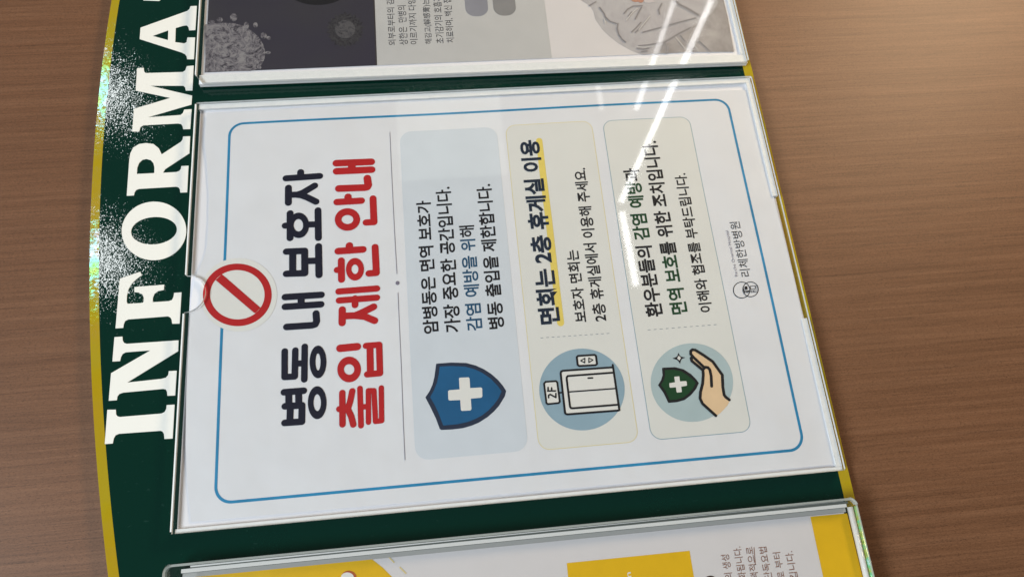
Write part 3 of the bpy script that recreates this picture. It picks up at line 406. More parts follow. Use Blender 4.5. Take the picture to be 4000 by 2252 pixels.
SIGN_DISC = [(-0.88,105.9),(-2.67,105.96),(-4.43,106.19),(-6.13,106.59),(-7.76,107.15),(-9.31,107.87),(-10.75,108.73),(-12.09,109.73),(-13.31,110.86),(-14.38,112.11),(-15.32,113.47),(-16.1,114.92),(-16.73,116.45),(-17.19,118.04),(-17.48,119.68),(-17.61,121.36),(-17.56,123.06),(-17.34,124.76),(-16.95,126.45),(-16.4,128.11),(-15.69,129.73),(-14.83,131.3),(-13.82,132.79),(-12.67,134.2),(-11.4,135.51),(-10.01,136.7),(-8.52,137.78),(-6.94,138.73),(-5.28,139.53),(-3.57,140.18),(-1.81,140.68),(-0.02,141.01),(1.78,141.18),(3.57,141.18),(5.33,141.01),(7.06,140.67),(8.72,140.16),(10.32,139.5),(11.82,138.67),(13.22,137.7),(14.49,136.58),(15.64,135.34),(16.64,133.98),(17.48,132.51),(18.16,130.96),(18.66,129.33),(18.99,127.64),(19.14,125.9),(19.1,124.15),(18.88,122.38),(18.49,120.63),(17.91,118.91),(17.16,117.23),(16.25,115.62),(15.19,114.09),(13.98,112.65),(12.65,111.33),(11.19,110.12),(9.64,109.05),(8.0,108.12),(6.29,107.35),(4.53,106.74),(2.74,106.29),(0.93,106.01)]
SIGN_RING = [[(-0.7,108.34),(-2.22,108.39),(-3.71,108.6),(-5.16,108.95),(-6.55,109.44),(-7.86,110.08),(-9.09,110.85),(-10.23,111.74),(-11.26,112.74),(-12.18,113.86),(-12.98,115.06),(-13.64,116.36),(-14.17,117.72),(-14.56,119.14),(-14.81,120.6),(-14.91,122.1),(-14.86,123.61),(-14.67,125.13),(-14.34,126.64),(-13.86,128.12),(-13.25,129.57),(-12.51,130.96),(-11.64,132.29),(-10.66,133.54),(-9.57,134.71),(-8.38,135.78),(-7.11,136.73),(-5.76,137.57),(-4.34,138.28),(-2.88,138.86),(-1.38,139.29),(0.14,139.59),(1.67,139.73),(3.19,139.72),(4.69,139.57),(6.15,139.26),(7.57,138.81),(8.91,138.21),(10.19,137.47),(11.37,136.6),(12.44,135.61),(13.41,134.5),(14.25,133.29),(14.96,131.99),(15.53,130.6),(15.95,129.15),(16.22,127.65),(16.34,126.11),(16.3,124.56),(16.11,122.99),(15.77,121.44),(15.28,119.91),(14.64,118.42),(13.86,116.99),(12.96,115.63),(11.93,114.36),(10.8,113.18),(9.56,112.11),(8.24,111.15),(6.85,110.33),(5.4,109.64),(3.9,109.09),(2.38,108.69),(0.84,108.44)],[(-0.38,111.63),(-1.58,111.66),(-2.76,111.82),(-3.9,112.1),(-4.99,112.49),(-6.03,112.99),(-7.01,113.59),(-7.91,114.29),(-8.72,115.09),(-9.45,115.97),(-10.08,116.93),(-10.61,117.95),(-11.03,119.03),(-11.34,120.16),(-11.53,121.32),(-11.61,122.51),(-11.58,123.71),(-11.43,124.92),(-11.16,126.12),(-10.78,127.29),(-10.3,128.44),(-9.71,129.55),(-9.03,130.6),(-8.25,131.6),(-7.38,132.52),(-6.44,133.37),(-5.44,134.12),(-4.37,134.78),(-3.25,135.35),(-2.1,135.8),(-0.91,136.14),(0.29,136.37),(1.49,136.48),(2.69,136.47),(3.87,136.34),(5.02,136.1),(6.13,135.73),(7.19,135.26),(8.19,134.67),(9.12,133.98),(9.96,133.19),(10.72,132.31),(11.38,131.35),(11.93,130.32),(12.38,129.23),(12.71,128.08),(12.92,126.9),(13.01,125.68),(12.98,124.45),(12.83,123.22),(12.56,121.99),(12.17,120.79),(11.67,119.61),(11.06,118.48),(10.35,117.41),(9.55,116.4),(8.66,115.47),(7.69,114.62),(6.65,113.87),(5.56,113.21),(4.41,112.67),(3.24,112.23),(2.04,111.91),(0.83,111.71)]]
SIGN_BAR = [(9.76,129.89),(-5.63,114.4),(-6.68,113.41),(-9.11,115.55),(-8.88,116.26),(8.02,133.71),(8.59,134.22),(11.24,131.57)]
LOGO = [([(-15.61,-120.57),(-16.24,-120.38),(-16.85,-120.11),(-17.42,-119.74),(-17.94,-119.29),(-18.39,-118.78),(-18.77,-118.2),(-19.06,-117.59),(-19.26,-116.95),(-19.36,-116.3),(-19.36,-115.65),(-19.27,-115.03),(-19.07,-114.43),(-18.78,-113.89),(-18.41,-113.42),(-17.96,-113.01),(-17.44,-112.7),(-16.88,-112.47),(-16.27,-112.34),(-15.63,-112.32),(-14.99,-112.4),(-14.36,-112.57),(-13.75,-112.85),(-13.17,-113.21),(-12.65,-113.66),(-12.19,-114.17),(-11.81,-114.75),(-11.51,-115.36),(-11.31,-116.01),(-11.2,-116.66),(-11.2,-117.31),(-11.3,-117.94),(-11.5,-118.54),(-11.79,-119.08),(-12.17,-119.56),(-12.62,-119.97),(-13.14,-120.28),(-13.72,-120.51),(-14.33,-120.63),(-14.96,-120.65),(-15.61,-120.57)],0.37),([(-15.58,-124.79),(-16.17,-124.62),(-16.73,-124.36),(-17.26,-124.01),(-17.74,-123.59),(-18.16,-123.11),(-18.51,-122.57),(-18.78,-122.0),(-18.96,-121.4),(-19.06,-120.79),(-19.06,-120.18),(-18.97,-119.6),(-18.78,-119.04),(-18.52,-118.54),(-18.17,-118.09),(-17.75,-117.72),(-17.28,-117.42),(-16.75,-117.21),(-16.19,-117.09),(-15.6,-117.07),(-15.01,-117.14),(-14.42,-117.31),(-13.85,-117.57),(-13.32,-117.91),(-12.84,-118.33),(-12.41,-118.81),(-12.06,-119.35),(-11.79,-119.93),(-11.6,-120.53),(-11.5,-121.14),(-11.5,-121.75),(-11.59,-122.34),(-11.77,-122.9),(-12.04,-123.41),(-12.39,-123.86),(-12.82,-124.23),(-13.3,-124.53),(-13.83,-124.74),(-14.4,-124.85),(-14.98,-124.87),(-15.58,-124.79)],0.37),([(-13.67,-121.06),(-13.7,-123.52),(-15.11,-123.52),(-15.23,-120.98),(-13.67,-121.06)],0.28),([(-15.95,-120.95),(-16.02,-124.46)],0.28),([(-16.82,-121.01),(-16.88,-124.21)],0.28),([(-15.88,-120.96),(-16.88,-121.0)],0.28),([(-15.99,-122.34),(-16.86,-122.34)],0.28),([(-13.7,-123.52),(-14.08,-124.41)],0.28),([(-15.02,-123.54),(-15.03,-124.51)],0.28),([(-14.19,-117.55),(-16.22,-117.59)],0.28),([(-16.82,-117.32),(-16.26,-118.04)],0.27),([(-16.22,-118.8),(-16.08,-120.26)],0.61),([(-16.01,-117.64),(-15.93,-119.92)],0.28),([(-16.75,-117.63),(-16.79,-119.75)],0.28)]
LOGO_BLOCK = [(-13.62,-118.22),(-13.56,-119.56),(-15.28,-119.51),(-15.36,-118.07)]
DASH2 = [([(-31.47,-15.95),(-31.48,-17.05)],0.26),([(-31.49,-18.57),(-31.5,-19.68)],0.26),([(-31.52,-21.2),(-31.53,-22.3)],0.26),([(-31.54,-23.82),(-31.55,-24.93)],0.26),([(-31.56,-26.45),(-31.57,-27.55)],0.26),([(-31.58,-29.07),(-31.59,-30.18)],0.26),([(-31.61,-31.7),(-31.62,-32.8)],0.26),([(-31.63,-34.32),(-31.64,-35.43)],0.26),([(-31.65,-36.95),(-31.66,-38.05)],0.26),([(-31.67,-39.57),(-31.68,-40.68)],0.26),([(-31.7,-42.2),(-31.71,-43.3)],0.26),([(-31.72,-44.82),(-31.73,-45.92)],0.26),([(-31.74,-47.45),(-31.75,-48.55)],0.26)]
DASH3 = [([(-31.61,-67.3),(-31.61,-68.53)],0.26),([(-31.61,-70.23),(-31.61,-71.46)],0.26),([(-31.61,-73.16),(-31.61,-74.39)],0.26),([(-31.62,-76.08),(-31.62,-77.31)],0.26),([(-31.62,-79.01),(-31.62,-80.24)],0.26),([(-31.62,-81.94),(-31.62,-83.17)],0.26),([(-31.62,-84.87),(-31.62,-86.1)],0.26),([(-31.62,-87.8),(-31.62,-89.03)],0.26),([(-31.63,-90.73),(-31.63,-91.96)],0.26),([(-31.63,-93.66),(-31.63,-94.89)],0.26),([(-31.63,-96.58),(-31.63,-97.81)],0.26),([(-31.63,-99.51),(-31.63,-100.74)],0.26)]
TEXT = {'P1A': (-25.51,43.27,35.04,7.31,-0.07),'P1B': (-25.74,50.25,24.84,7.69,0.75),'P1C': (-25.61,28.28,14.63,7.5,0.02),'P1D': (-25.54,50.46,4.39,7.75,0.47),'P2H': (-25.11,74.34,-21.1,10.39,0.79),'P2A': (-25.29,11.78,-36.09,6.29,0.87),'P2B': (-25.51,56.41,-45.35,6.71,1.06),'P3A': (-25.39,54.67,-71.89,8.44,0.88),'P3B': (-25.06,69.86,-83.98,8.5,1.21),'P3C': (-25.14,50.14,-97.14,6.51,1.51),'LGE': (-8.17,16.54,-115.6,1.89,0.15),'LGK': (-8.54,21.06,-120.22,5.21,1.06),'U1': (137.08,168.37,46.74,4.21,0.71),'U2': (136.93,163.07,40.65,4.67,0.72),'U3': (137.07,167.82,35.03,4.22,1.27),'U4': (136.9,165.95,26.99,4.54,0.68),'U5': (136.93,164.34,21.0,4.7,0.8),'U6': (137.13,162.13,15.23,4.55,0.7),'Q1': (-143.65,-133.83,-84.61,3.56,1.46),'Q2': (-144.21,-131.18,-90.47,3.58,1.69),'Q3': (-144.74,-131.75,-95.79,3.41,1.29),'Q4': (-145.31,-132.3,-101.7,3.59,1.14),'Q5': (-145.85,-135.02,-107.35,3.41,1.36),'Q6': (-146.38,-135.1,-112.84,3.6,1.24),'QN': (-138.88,-136.8,-42.19,1.57,0.31)}
U_DARK = [(125.27,144.39),(124.45,55.78),(167.77,56.15),None]
U_SPHERE = [(128.03,144.24),(155.48,145.62),(156.17,141.34),(156.2,136.35),(155.65,130.78),(153.8,125.72),(150.32,121.19),(146.14,117.49),(141.23,114.9),(135.74,113.59),(131.73,114.06),(128.14,115.47),(125.61,117.87),(124.66,121.12),(125.11,134.13),(125.32,144.07)]
U_SPIKES = [[(158.15,136.42),(157.38,136.62),(156.83,137.21),(156.66,138.03),(156.91,138.87),(157.52,139.51),(158.31,139.76),(159.09,139.57),(159.63,138.98),(159.8,138.15),(159.55,137.31),(158.95,136.68)],[(159.31,128.83),(158.01,129.06),(157.09,129.74),(156.79,130.71),(157.19,131.69),(158.18,132.44),(159.5,132.74),(160.8,132.53),(161.73,131.84),(162.04,130.87),(161.64,129.88),(160.64,129.14)],[(153.64,122.55),(152.44,122.7),(151.57,123.19),(151.28,123.88),(151.64,124.58),(152.56,125.11),(153.78,125.33),(154.99,125.18),(155.85,124.69),(156.15,124.01),(155.78,123.3),(154.87,122.77)],[(153.76,117.9),(152.9,118.05),(152.28,118.49),(152.08,119.12),(152.35,119.75),(153.0,120.22),(153.88,120.41),(154.74,120.26),(155.36,119.82),(155.56,119.19),(155.29,118.56),(154.63,118.09)],[(146.6,113.06),(145.59,113.26),(144.86,113.86),(144.63,114.69),(144.95,115.52),(145.73,116.15),(146.77,116.39),(147.79,116.19),(148.52,115.59),(148.76,114.76),(148.44,113.92),(147.65,113.3)],[(144.98,110.87),(144.37,111.02),(143.95,111.46),(143.81,112.07),(144.01,112.68),(144.48,113.13),(145.11,113.31),(145.72,113.16),(146.15,112.72),(146.28,112.11),(146.08,111.49),(145.61,111.04)],[(135.6,110.89),(135.13,111.06),(134.82,111.56),(134.73,112.25),(134.89,112.94),(135.26,113.45),(135.74,113.64),(136.21,113.46),(136.53,112.97),(136.62,112.28),(136.45,111.59),(136.08,111.08)],[(126.47,115.44),(125.89,115.61),(125.48,116.1),(125.35,116.78),(125.55,117.46),(126.01,117.97),(126.62,118.17),(127.21,118.0),(127.62,117.51),(127.74,116.83),(127.55,116.14),(127.08,115.63)],[(156.6,140.25),(155.92,140.48),(155.44,141.17),(155.31,142.13),(155.54,143.11),(156.08,143.84),(156.79,144.13),(157.47,143.9),(157.95,143.21),(158.09,142.25),(157.85,141.27),(157.31,140.53)]]
U_SMALL = [(147.9,63.3),(146.19,61.87),(144.95,63.1),(142.93,62.47),(142.74,64.74),(140.3,64.2),(140.44,66.11),(138.5,66.52),(138.77,68.11),(137.35,69.08),(138.43,70.57),(136.62,71.81),(138.51,73.0),(137.17,74.65),(139.15,75.43),(138.38,77.41),(141.17,77.25),(140.94,79.42),(143.14,79.1),(143.98,80.66),(146.02,79.52),(147.09,82.02),(148.74,80.08),(150.46,81.41),(151.72,80.22),(153.73,80.8),(154.16,78.81),(156.66,79.33),(155.91,76.91),(158.78,77.03),(157.65,75.03),(159.46,74.18),(158.65,72.69),(160.69,71.39),(158.06,70.23),(159.73,68.5),(157.23,67.89),(158.26,65.8),(155.91,65.62),(155.53,63.98),(153.63,63.92),(152.84,62.15),(150.81,63.05),(149.53,61.27)]
U_SMALL_IN = [(148.4,66.22),(147.17,66.37),(146.02,66.74),(144.98,67.33),(144.1,68.1),(143.43,69.02),(142.98,70.05),(142.78,71.15),(142.84,72.26),(143.15,73.35),(143.7,74.37),(144.47,75.26),(145.42,76.0),(146.51,76.54),(147.7,76.87),(148.93,76.97),(150.16,76.84),(151.32,76.48),(152.37,75.9),(153.26,75.13),(153.94,74.21),(154.4,73.17),(154.61,72.06),(154.55,70.93),(154.24,69.83),(153.68,68.81),(152.9,67.91),(151.94,67.18),(150.83,66.64),(149.63,66.31)]
U_TOPBLOB = [(175.42,69.8),(173.2,70.2),(171.13,71.3),(169.29,73.05),(167.75,75.37),(166.58,78.15),(165.83,81.28),(165.53,84.61),(165.69,88.01),(166.3,91.34),(167.35,94.44),(168.77,97.19),(170.52,99.48),(172.52,101.19),(174.68,102.26),(176.91,102.63),(179.12,102.29),(181.21,101.25),(183.09,99.55),(184.67,97.25),(185.88,94.47),(186.66,91.32),(186.99,87.93),(186.84,84.47),(186.21,81.09),(185.15,77.93),(183.69,75.14),(181.9,72.85),(179.86,71.15),(177.67,70.12)]
PILLS = [(153.8,-6.87,206.63,5.74),(153.49,-22.35,206.04,-9.8)]
U_SPLIT1 = [(124.45,55.78),(167.77,56.15)]
U_SPLIT2 = [(124.07,-38.75),(163.35,-38.37)]
PHOTO_FABRIC = [(162.38,-59.1),(157.81,-64.06),(153.91,-65.52),(148.19,-65.95),(144.81,-67.46),(141.45,-68.96),(136.37,-72.57),(132.24,-76.27),(129.29,-79.74),(126.59,-83.24),(123.76,-89.03),(124.18,-98.47),(124.07,-118.08),(122.99,-140.43),(134.53,-140.94),(146.4,-141.47),(158.52,-141.4),(170.91,-140.93),(180.36,-119.99),(180.14,-79.1),(170.04,-61.66)]
PHOTO_CUSHION = [(130.16,-98.66),(132.22,-103.72),(135.85,-110.27),(139.52,-116.88),(144.3,-125.74),(148.55,-131.77),(153.42,-135.94),(156.74,-137.79),(160.66,-137.73),(161.47,-141.36),(158.52,-141.4),(146.4,-141.47),(134.53,-140.94),(122.99,-140.43),(123.98,-118.06),(124.09,-98.45),(124.12,-95.33)]
PHOTO_SKIN = [[(161.0,-93.63),(160.28,-93.3),(159.68,-92.6),(159.3,-91.63),(159.21,-90.54),(159.4,-89.5),(159.86,-88.66),(160.52,-88.15),(161.26,-88.05),(161.99,-88.37),(162.59,-89.07),(162.97,-90.04),(163.07,-91.13),(162.87,-92.18),(162.41,-93.02),(161.75,-93.53)],[(160.2,-95.19),(159.54,-94.96),(159.0,-94.51),(158.65,-93.91),(158.55,-93.25),(158.71,-92.63),(159.11,-92.14),(159.69,-91.87),(160.36,-91.84),(161.02,-92.07),(161.56,-92.52),(161.92,-93.12),(162.02,-93.78),(161.86,-94.41),(161.45,-94.89),(160.87,-95.17)],[(162.34,-91.02),(161.72,-90.74),(161.21,-90.14),(160.89,-89.32),(160.81,-88.38),(160.98,-87.49),(161.37,-86.77),(161.93,-86.33),(162.56,-86.24),(163.18,-86.51),(163.69,-87.11),(164.01,-87.94),(164.1,-88.88),(163.93,-89.77),(163.54,-90.5),(162.98,-90.94)]]
PHOTO_CUFF = [(160.45,-95.15),(159.96,-100.3),(158.92,-101.74),(158.11,-98.39),(158.48,-95.64)]
FOLDS = [([(144.99,-78.11),(141.5,-77.21),(137.75,-77.53),(134.42,-78.93),(132.48,-80.6)],0.61),([(151.65,-82.63),(154.41,-85.03),(156.4,-88.52),(156.49,-93.73)],0.61),([(139.0,-85.1),(141.44,-87.84),(145.05,-91.16)],0.6),([(138.66,-87.22),(143.12,-92.05),(148.14,-96.01)],0.6),([(147.56,-88.37),(152.2,-91.07),(155.46,-93.17)],0.61),([(149.64,-84.72),(152.39,-87.12)],0.61),([(156.35,-69.41),(152.2,-71.22),(149.8,-71.68),(146.86,-73.64),(145.03,-77.32)],0.61),([(158.06,-63.89),(160.29,-67.56)],0.61),([(150.2,-102.73),(153.08,-102.6),(157.31,-105.1)],0.61),([(138.45,-91.32),(141.01,-101.22),(144.41,-113.74),(146.58,-122.95)],0.6),([(129.58,-87.59),(129.96,-93.52),(131.04,-99.59)],0.6),([(123.85,-96.07),(126.42,-99.62),(131.34,-102.79)],0.59),([(124.02,-97.27),(127.73,-101.01)],0.59),([(124.0,-101.96),(127.63,-102.96),(130.89,-102.52)],0.59),([(124.39,-103.2),(128.03,-104.01)],0.6),([(128.02,-86.57),(127.17,-89.56),(127.7,-92.77)],0.59),([(125.62,-88.54),(125.91,-91.71)],0.59),([(159.12,-113.06),(156.36,-115.01),(153.25,-119.31),(148.4,-124.89)],1.16),([(130.16,-98.66),(131.76,-103.65),(136.49,-111.57),(139.91,-118.54)],1.11),([(128.85,-114.99),(124.32,-117.73)],0.86),([(130.81,-122.07),(124.07,-126.77)],0.86),([(135.06,-112.12),(131.23,-113.83)],0.86)]
LIGHTFOLDS = [([(146.87,-83.12),(151.44,-86.97),(154.62,-90.64)],0.78),([(139.96,-89.19),(149.05,-96.95)],0.78),([(134.27,-109.21),(126.64,-113.02)],0.78),([(132.0,-117.13),(124.4,-120.5)],0.78),([(128.93,-86.71),(128.23,-91.29),(128.95,-95.32)],0.77),([(145.1,-71.03),(148.9,-70.77),(146.02,-71.55)],0.78)]
ORANGE1 = [(-121.48,137.17),(-121.4,65.18),(-125.15,60.81),(-132.86,53.65),(-134.1,59.7),(-126.66,136.57)]
ORANGE2 = [(-130.71,-16.27),(-130.81,-69.66),(-141.4,-69.68),(-147.92,-69.71),(-147.0,-16.0)]
ORANGE3 = [(-121.99,-125.72),(-122.1,-142.6),(-148.43,-142.87),(-155.61,-142.64),(-153.95,-125.56)]
BLOB_WHITE = [(-127.94,72.7),(-128.47,72.81),(-128.94,73.09),(-129.32,73.52),(-129.59,74.09),(-129.73,74.74),(-129.73,75.44),(-129.6,76.13),(-129.33,76.78),(-128.95,77.33),(-128.49,77.75),(-127.97,78.01),(-127.43,78.09),(-126.9,77.99),(-126.43,77.71),(-126.05,77.28),(-125.77,76.71),(-125.63,76.06),(-125.63,75.36),(-125.76,74.66),(-126.03,74.02),(-126.41,73.46),(-126.88,73.04),(-127.4,72.79)]
BLOB_BROWN = [(-127.84,71.66),(-128.49,71.78),(-129.07,72.1),(-129.55,72.61),(-129.89,73.27),(-130.07,74.03),(-130.08,74.84),(-129.91,75.64),(-129.59,76.39),(-129.12,77.03),(-128.55,77.52),(-127.91,77.82),(-127.24,77.91),(-126.59,77.8),(-126.0,77.47),(-125.52,76.97),(-125.18,76.31),(-124.99,75.55),(-124.98,74.74),(-125.15,73.93),(-125.48,73.18),(-125.95,72.53),(-126.52,72.05),(-127.17,71.75)]
DASHES_PALE = [([(-121.13,58.24),(-123.51,56.12)],0.5),([(-125.75,53.7),(-128.3,51.34)],0.5)]
BLOB_DARK = [(-142.78,-78.73),(-143.1,-78.56),(-143.37,-78.21),(-143.57,-77.7),(-143.66,-77.08),(-143.65,-76.42),(-143.54,-75.79),(-143.33,-75.23),(-143.05,-74.81),(-142.72,-74.57),(-142.38,-74.53),(-142.05,-74.69),(-141.78,-75.05),(-141.59,-75.56),(-141.49,-76.17),(-141.5,-76.83),(-141.62,-77.47),(-141.83,-78.03),(-142.11,-78.45),(-142.44,-78.69)]
UNDERLINE = ([(-132.2,-97.96),(-138.93,-97.16)],0.3)

# ================================================================== setting
bm = bmesh.new(); plate(bm, [[(-1600,-1300),(1600,-1300),(1600,1300),(-1600,1300)]], -27, -7)
wall = tag(obj('wall', bm, wood), 'brown wood-grain laminate wall behind the information board', 'wall', kind='structure')

# ================================================================== information board
board = thing('information_board', 'dark green information board with gold border and arched top on wood wall', 'board')
CU, CV, RO = 122.4, -977.85, 1176.2
def arch(u0, u1, vb, r, n=70):
    top = [(u1+(u0-u1)*k/n, CV+math.sqrt(r*r-(u1+(u0-u1)*k/n-CU)**2)) for k in range(n+1)]
    return [(u0, vb), (u1, vb)] + top
outer = arch(-212, 350, -149.9, RO); inner = arch(-207.8, 345.8, -145.0, RO-4.25)
bm = bmesh.new(); plate(bm, [outer], -6.98, -3.12); obj('backboard', bm, board_edge, board)
bm = bmesh.new(); fill(bm, [inner], -3.0); obj('green_face', bm, green, board)
bm = bmesh.new(); fill(bm, [outer, inner], -3.05); obj('gold_border', bm, gold, board)
for ch, loops in LETTERS.items():
    bm = bmesh.new(); plate(bm, loops, -2.99, -2.8, back=False)
    o = obj('letter', bm, vinyl, board); o['label'] = 'ivory serif letter ' + ch

# ================================================================== holders
def quad(u0, v0, u1, v1): return [(u0,v0),(u1,v0),(u1,v1),(u0,v1)]
def slanted(pts, k, vref):      # shear of a holder that hangs a touch crooked
    return [(u + (v-vref)*k, v) for u, v in pts]

# --- middle holder
h1 = thing('document_holder', 'clear acrylic holder in the middle of the board showing the ward notice', 'document holder', 'acrylic holders on the board')
bm = bmesh.new(); plate(bm, [quad(-103.9,-145.6,105.3,146.6)], -2.97, -1.75); obj('back_plate', bm, clear_plain, h1)
bm = bmesh.new(); fill(bm, [quad(-103.4,-145.0,104.9,146.0)], -.92); obj('backing_sheet', bm, backing, h1)
bm = bmesh.new(); plate(bm, [quad(102.3,-145.4,105.2,146.3)], -1.6, .83); obj('side_rail', bm, tape, h1)
bm = bmesh.new(); plate(bm, [quad(-103.8,-145.4,-102.1,146.2)], -1.6, .83); obj('side_rail', bm, tape, h1)
bm = bmesh.new(); plate(bm, [quad(33.8,-145.55,102.2,-142.9)], -1.6, .83); obj('bottom_rail', bm, tape, h1)
bm = bmesh.new(); plate(bm, [quad(-102.0,-145.55,-32.0,-142.9)], -1.6, .83); obj('bottom_rail', bm, tape, h1)
notch = [(2+9*math.cos(math.radians(a)), 147.1+9*math.sin(math.radians(a))) for a in range(0, -181, -12)]
cov = [(-103.2,-146.1),(104.6,-146.1),(105.4,-145.3),(105.4,147.1)] + notch + [(-103.9,147.1),(-103.9,-145.4)]
bm = bmesh.new(); plate(bm, [cov], .85, 2.2, mi_side=1); obj('front_cover', bm, [clear, edge_white], h1)
bm = bmesh.new()
for a, b in ((-103.0,-7.6), (11.6,104.6)): plate(bm, [quad(a,147.15,b,147.75)], .9, 2.1)
obj('cover_lip', bm, edge_bright, h1)

# --- upper (right-hand) holder
h2 = thing('document_holder', 'clear acrylic holder at the right of the board with the grey microbe leaflet', 'document holder', 'acrylic holders on the board')
K = .0085
S_ = lambda pts: slanted(pts, K, 0)
bm = bmesh.new(); plate(bm, [S_(quad(115.9,-146.4,330,147.0))], -2.97, -1.75); obj('back_plate', bm, clear_plain, h2)
bm = bmesh.new(); fill(bm, [S_(quad(116.4,-145.8,329.4,146.4))], -.3); obj('backing_sheet', bm, backing, h2)
bm = bmesh.new(); plate(bm, [S_(quad(116.1,-146.2,121.6,146.8))], -1.6, .83); obj('side_rail', bm, tape, h2)
bm = bmesh.new(); plate(bm, [S_(quad(121.7,-146.2,329,-143.6))], -1.6, .83); obj('bottom_rail', bm, tape, h2)
bm = bmesh.new(); plate(bm, [S_([(115.7,-145.2),(117.0,-146.6),(330,-146.6),(330,147.9),(120.4,147.9),(115.7,144.6)])], .85, 2.6, mi_side=1); obj('front_cover', bm, [clear, edge_white], h2)
bm = bmesh.new(); plate(bm, [S_(quad(121,147.95,329,148.5))], .9, 2.5); obj('cover_lip', bm, edge_bright, h2)

# --- lower (left-hand) holder, thicker block of polished acrylic
h3 = thing('document_holder', 'thick clear acrylic holder with rounded corners around the yellow leaflet', 'document holder', 'acrylic holders on the board')
bm = bmesh.new(); plate(bm, [rrect(-200,-146.6,-115.9,149.2,3.0)], -2.97, -1.2, mi_side=1); obj('back_plate', bm, [clear_plain, edge_clear], h3)
# banded rim: refracted bright and dark lines painted on lip and spacer layers
def strip(ua, ub, va, vb, w0, w1, m, name):
    bm = bmesh.new(); plate(bm, [[(ua,va),(ub[0],va),(ub[1],vb),(ua,vb)]], w0, w1); return obj(name, bm, m, h3)
def arc(cu, cv, r, a0, a1, n=8): return [(cu+r*math.cos(math.radians(a0+(a1-a0)*k/n)), cv+r*math.sin(math.radians(a0+(a1-a0)*k/n))) for k in range(n+1)]
lip = (arc(-119.25,-143.4,3.4,-80,0) + arc(-119.25,145.4,3.4,0,90) + [(-200,148.8),(-200,147.9)]
       + arc(-119.25,145.4,2.45,90,0) + arc(-119.25,-143.4,2.45,0,-80))
bm = bmesh.new(); plate(bm, [lip], 2.2, 4.55); obj('rim_lip', bm, edge_soft, h3)
bm = bmesh.new(); plate(bm, [[(-117.0,-140.5),(-116.95,-140.5),(-116.95,138),(-117.6,138)]], -1.1, 4.3); obj('rim_pale_band', bm, edge_white, h3)
bm = bmesh.new(); plate(bm, [[(-118.1,-142.5),(-117.0,-142.5),(-117.6,137.5),(-118.0,137.5)]], -1.1, 4.2); obj('rim_dark_line', bm, rim_dark, h3)
bm = bmesh.new(); plate(bm, [[(-119.55,-141.5),(-118.12,-141.5),(-118.02,141.5),(-119.55,141.5)]], -1.1, 4.4); obj('rim_pale_band', bm, edge_white, h3)
bm = bmesh.new(); plate(bm, [[(-119.7,-141.5),(-119.57,-141.5),(-119.57,141.5),(-119.7,141.5)]], -1.1, 3.6); obj('rim_dark_line', bm, rim_dark, h3)
bm = bmesh.new(); plate(bm, [[(-121.5,-141.5),(-119.72,-141.5),(-119.72,141.5),(-121.5,141.5)]], -1.1, 2.6); obj('rim_pale_band', bm, edge_grey, h3)
bm = bmesh.new(); plate(bm, [quad(-200,136.4,-119.0,141.6)], -1.1, .9); obj('backing_sheet', bm, backing, h3)
bm = bmesh.new(); plate(bm, [rrect(-200,-145.4,-115.6,148.0,3.0)], 4.6, 6.4, mi_side=1); obj('front_cover', bm, [clear, edge_soft], h3)
def rod(u0, u1, v, w, r, m, name, n=16):
    bm = bmesh.new(); A = []
    for u in (u0, u1):
        A.append([bm.verts.new(W3(u, v+r*math.cos(2*math.pi*k/n), w+r*math.sin(2*math.pi*k/n))) for k in range(n)])
    for k in range(n): bm.faces.new((A[0][k], A[0][(k+1)%n], A[1][(k+1)%n], A[1][k]))
    for a in A: bm.faces.new(a)
    bmesh.ops.recalc_face_normals(bm, faces=bm.faces[:])
    return obj(name, bm, m, h3, True)
rod(-200, -119.6, -143.5, 3.0, 1.25, edge_bright, 'polished_edge')  # white of this rod stands for the edge's specular highlight
rod(-200, -119.4, -146.2, 2.4, 1.0, edge_refract, 'painted_refraction_edge')  # added rod that carries the painted green refraction
rod(-200, -118.4, 147.3, 3.0, .9, edge_clear, 'polished_edge')

# ================================================================== ward notice
pw = .0
notice = thing('ward_notice', 'white ward notice with blue rounded border and red prohibition sign', 'notice')
B = BORDER
sheet_pts = [(-99.6,140.2),(-99.8,81),(-100.3,0),(-100.6,-60),(-100.8,-143.2),(-60,-143.9),(0,-144.1),(50,-143.6),(98.2,-143.2),(98.6,-120),(100.9,-60),(101.4,0),(101.4,44),(100.4,79),(100.1,142.2),(92,142.7),(84,142.8),(70,141.0),(54,139.6),(38,139.1),(26,139.2),(21,140.2),(16,142.0),(10,143.8),(0,145.0),(-22,145.2),(-45,144.9),(-67,144.2),(-84,142.6)]
bm = bmesh.new(); fill(bm, [sheet_pts], 0, 5.0, warp); obj('sheet', bm, paper, notice, True)
W1, W2, W_3, W4, W5 = .07, .13, .20, .27, .34
def pf(name, loops, w, m, parent=None, grid=8.0):
    bm = bmesh.new(); fill(bm, loops, w, grid, warp); return obj(name, bm, m, parent or notice)
def ps(name, lines, w, m, parent=None):
    bm = bmesh.new(); stroke(bm, lines, w, warp); return obj(name, bm, m, parent or notice)
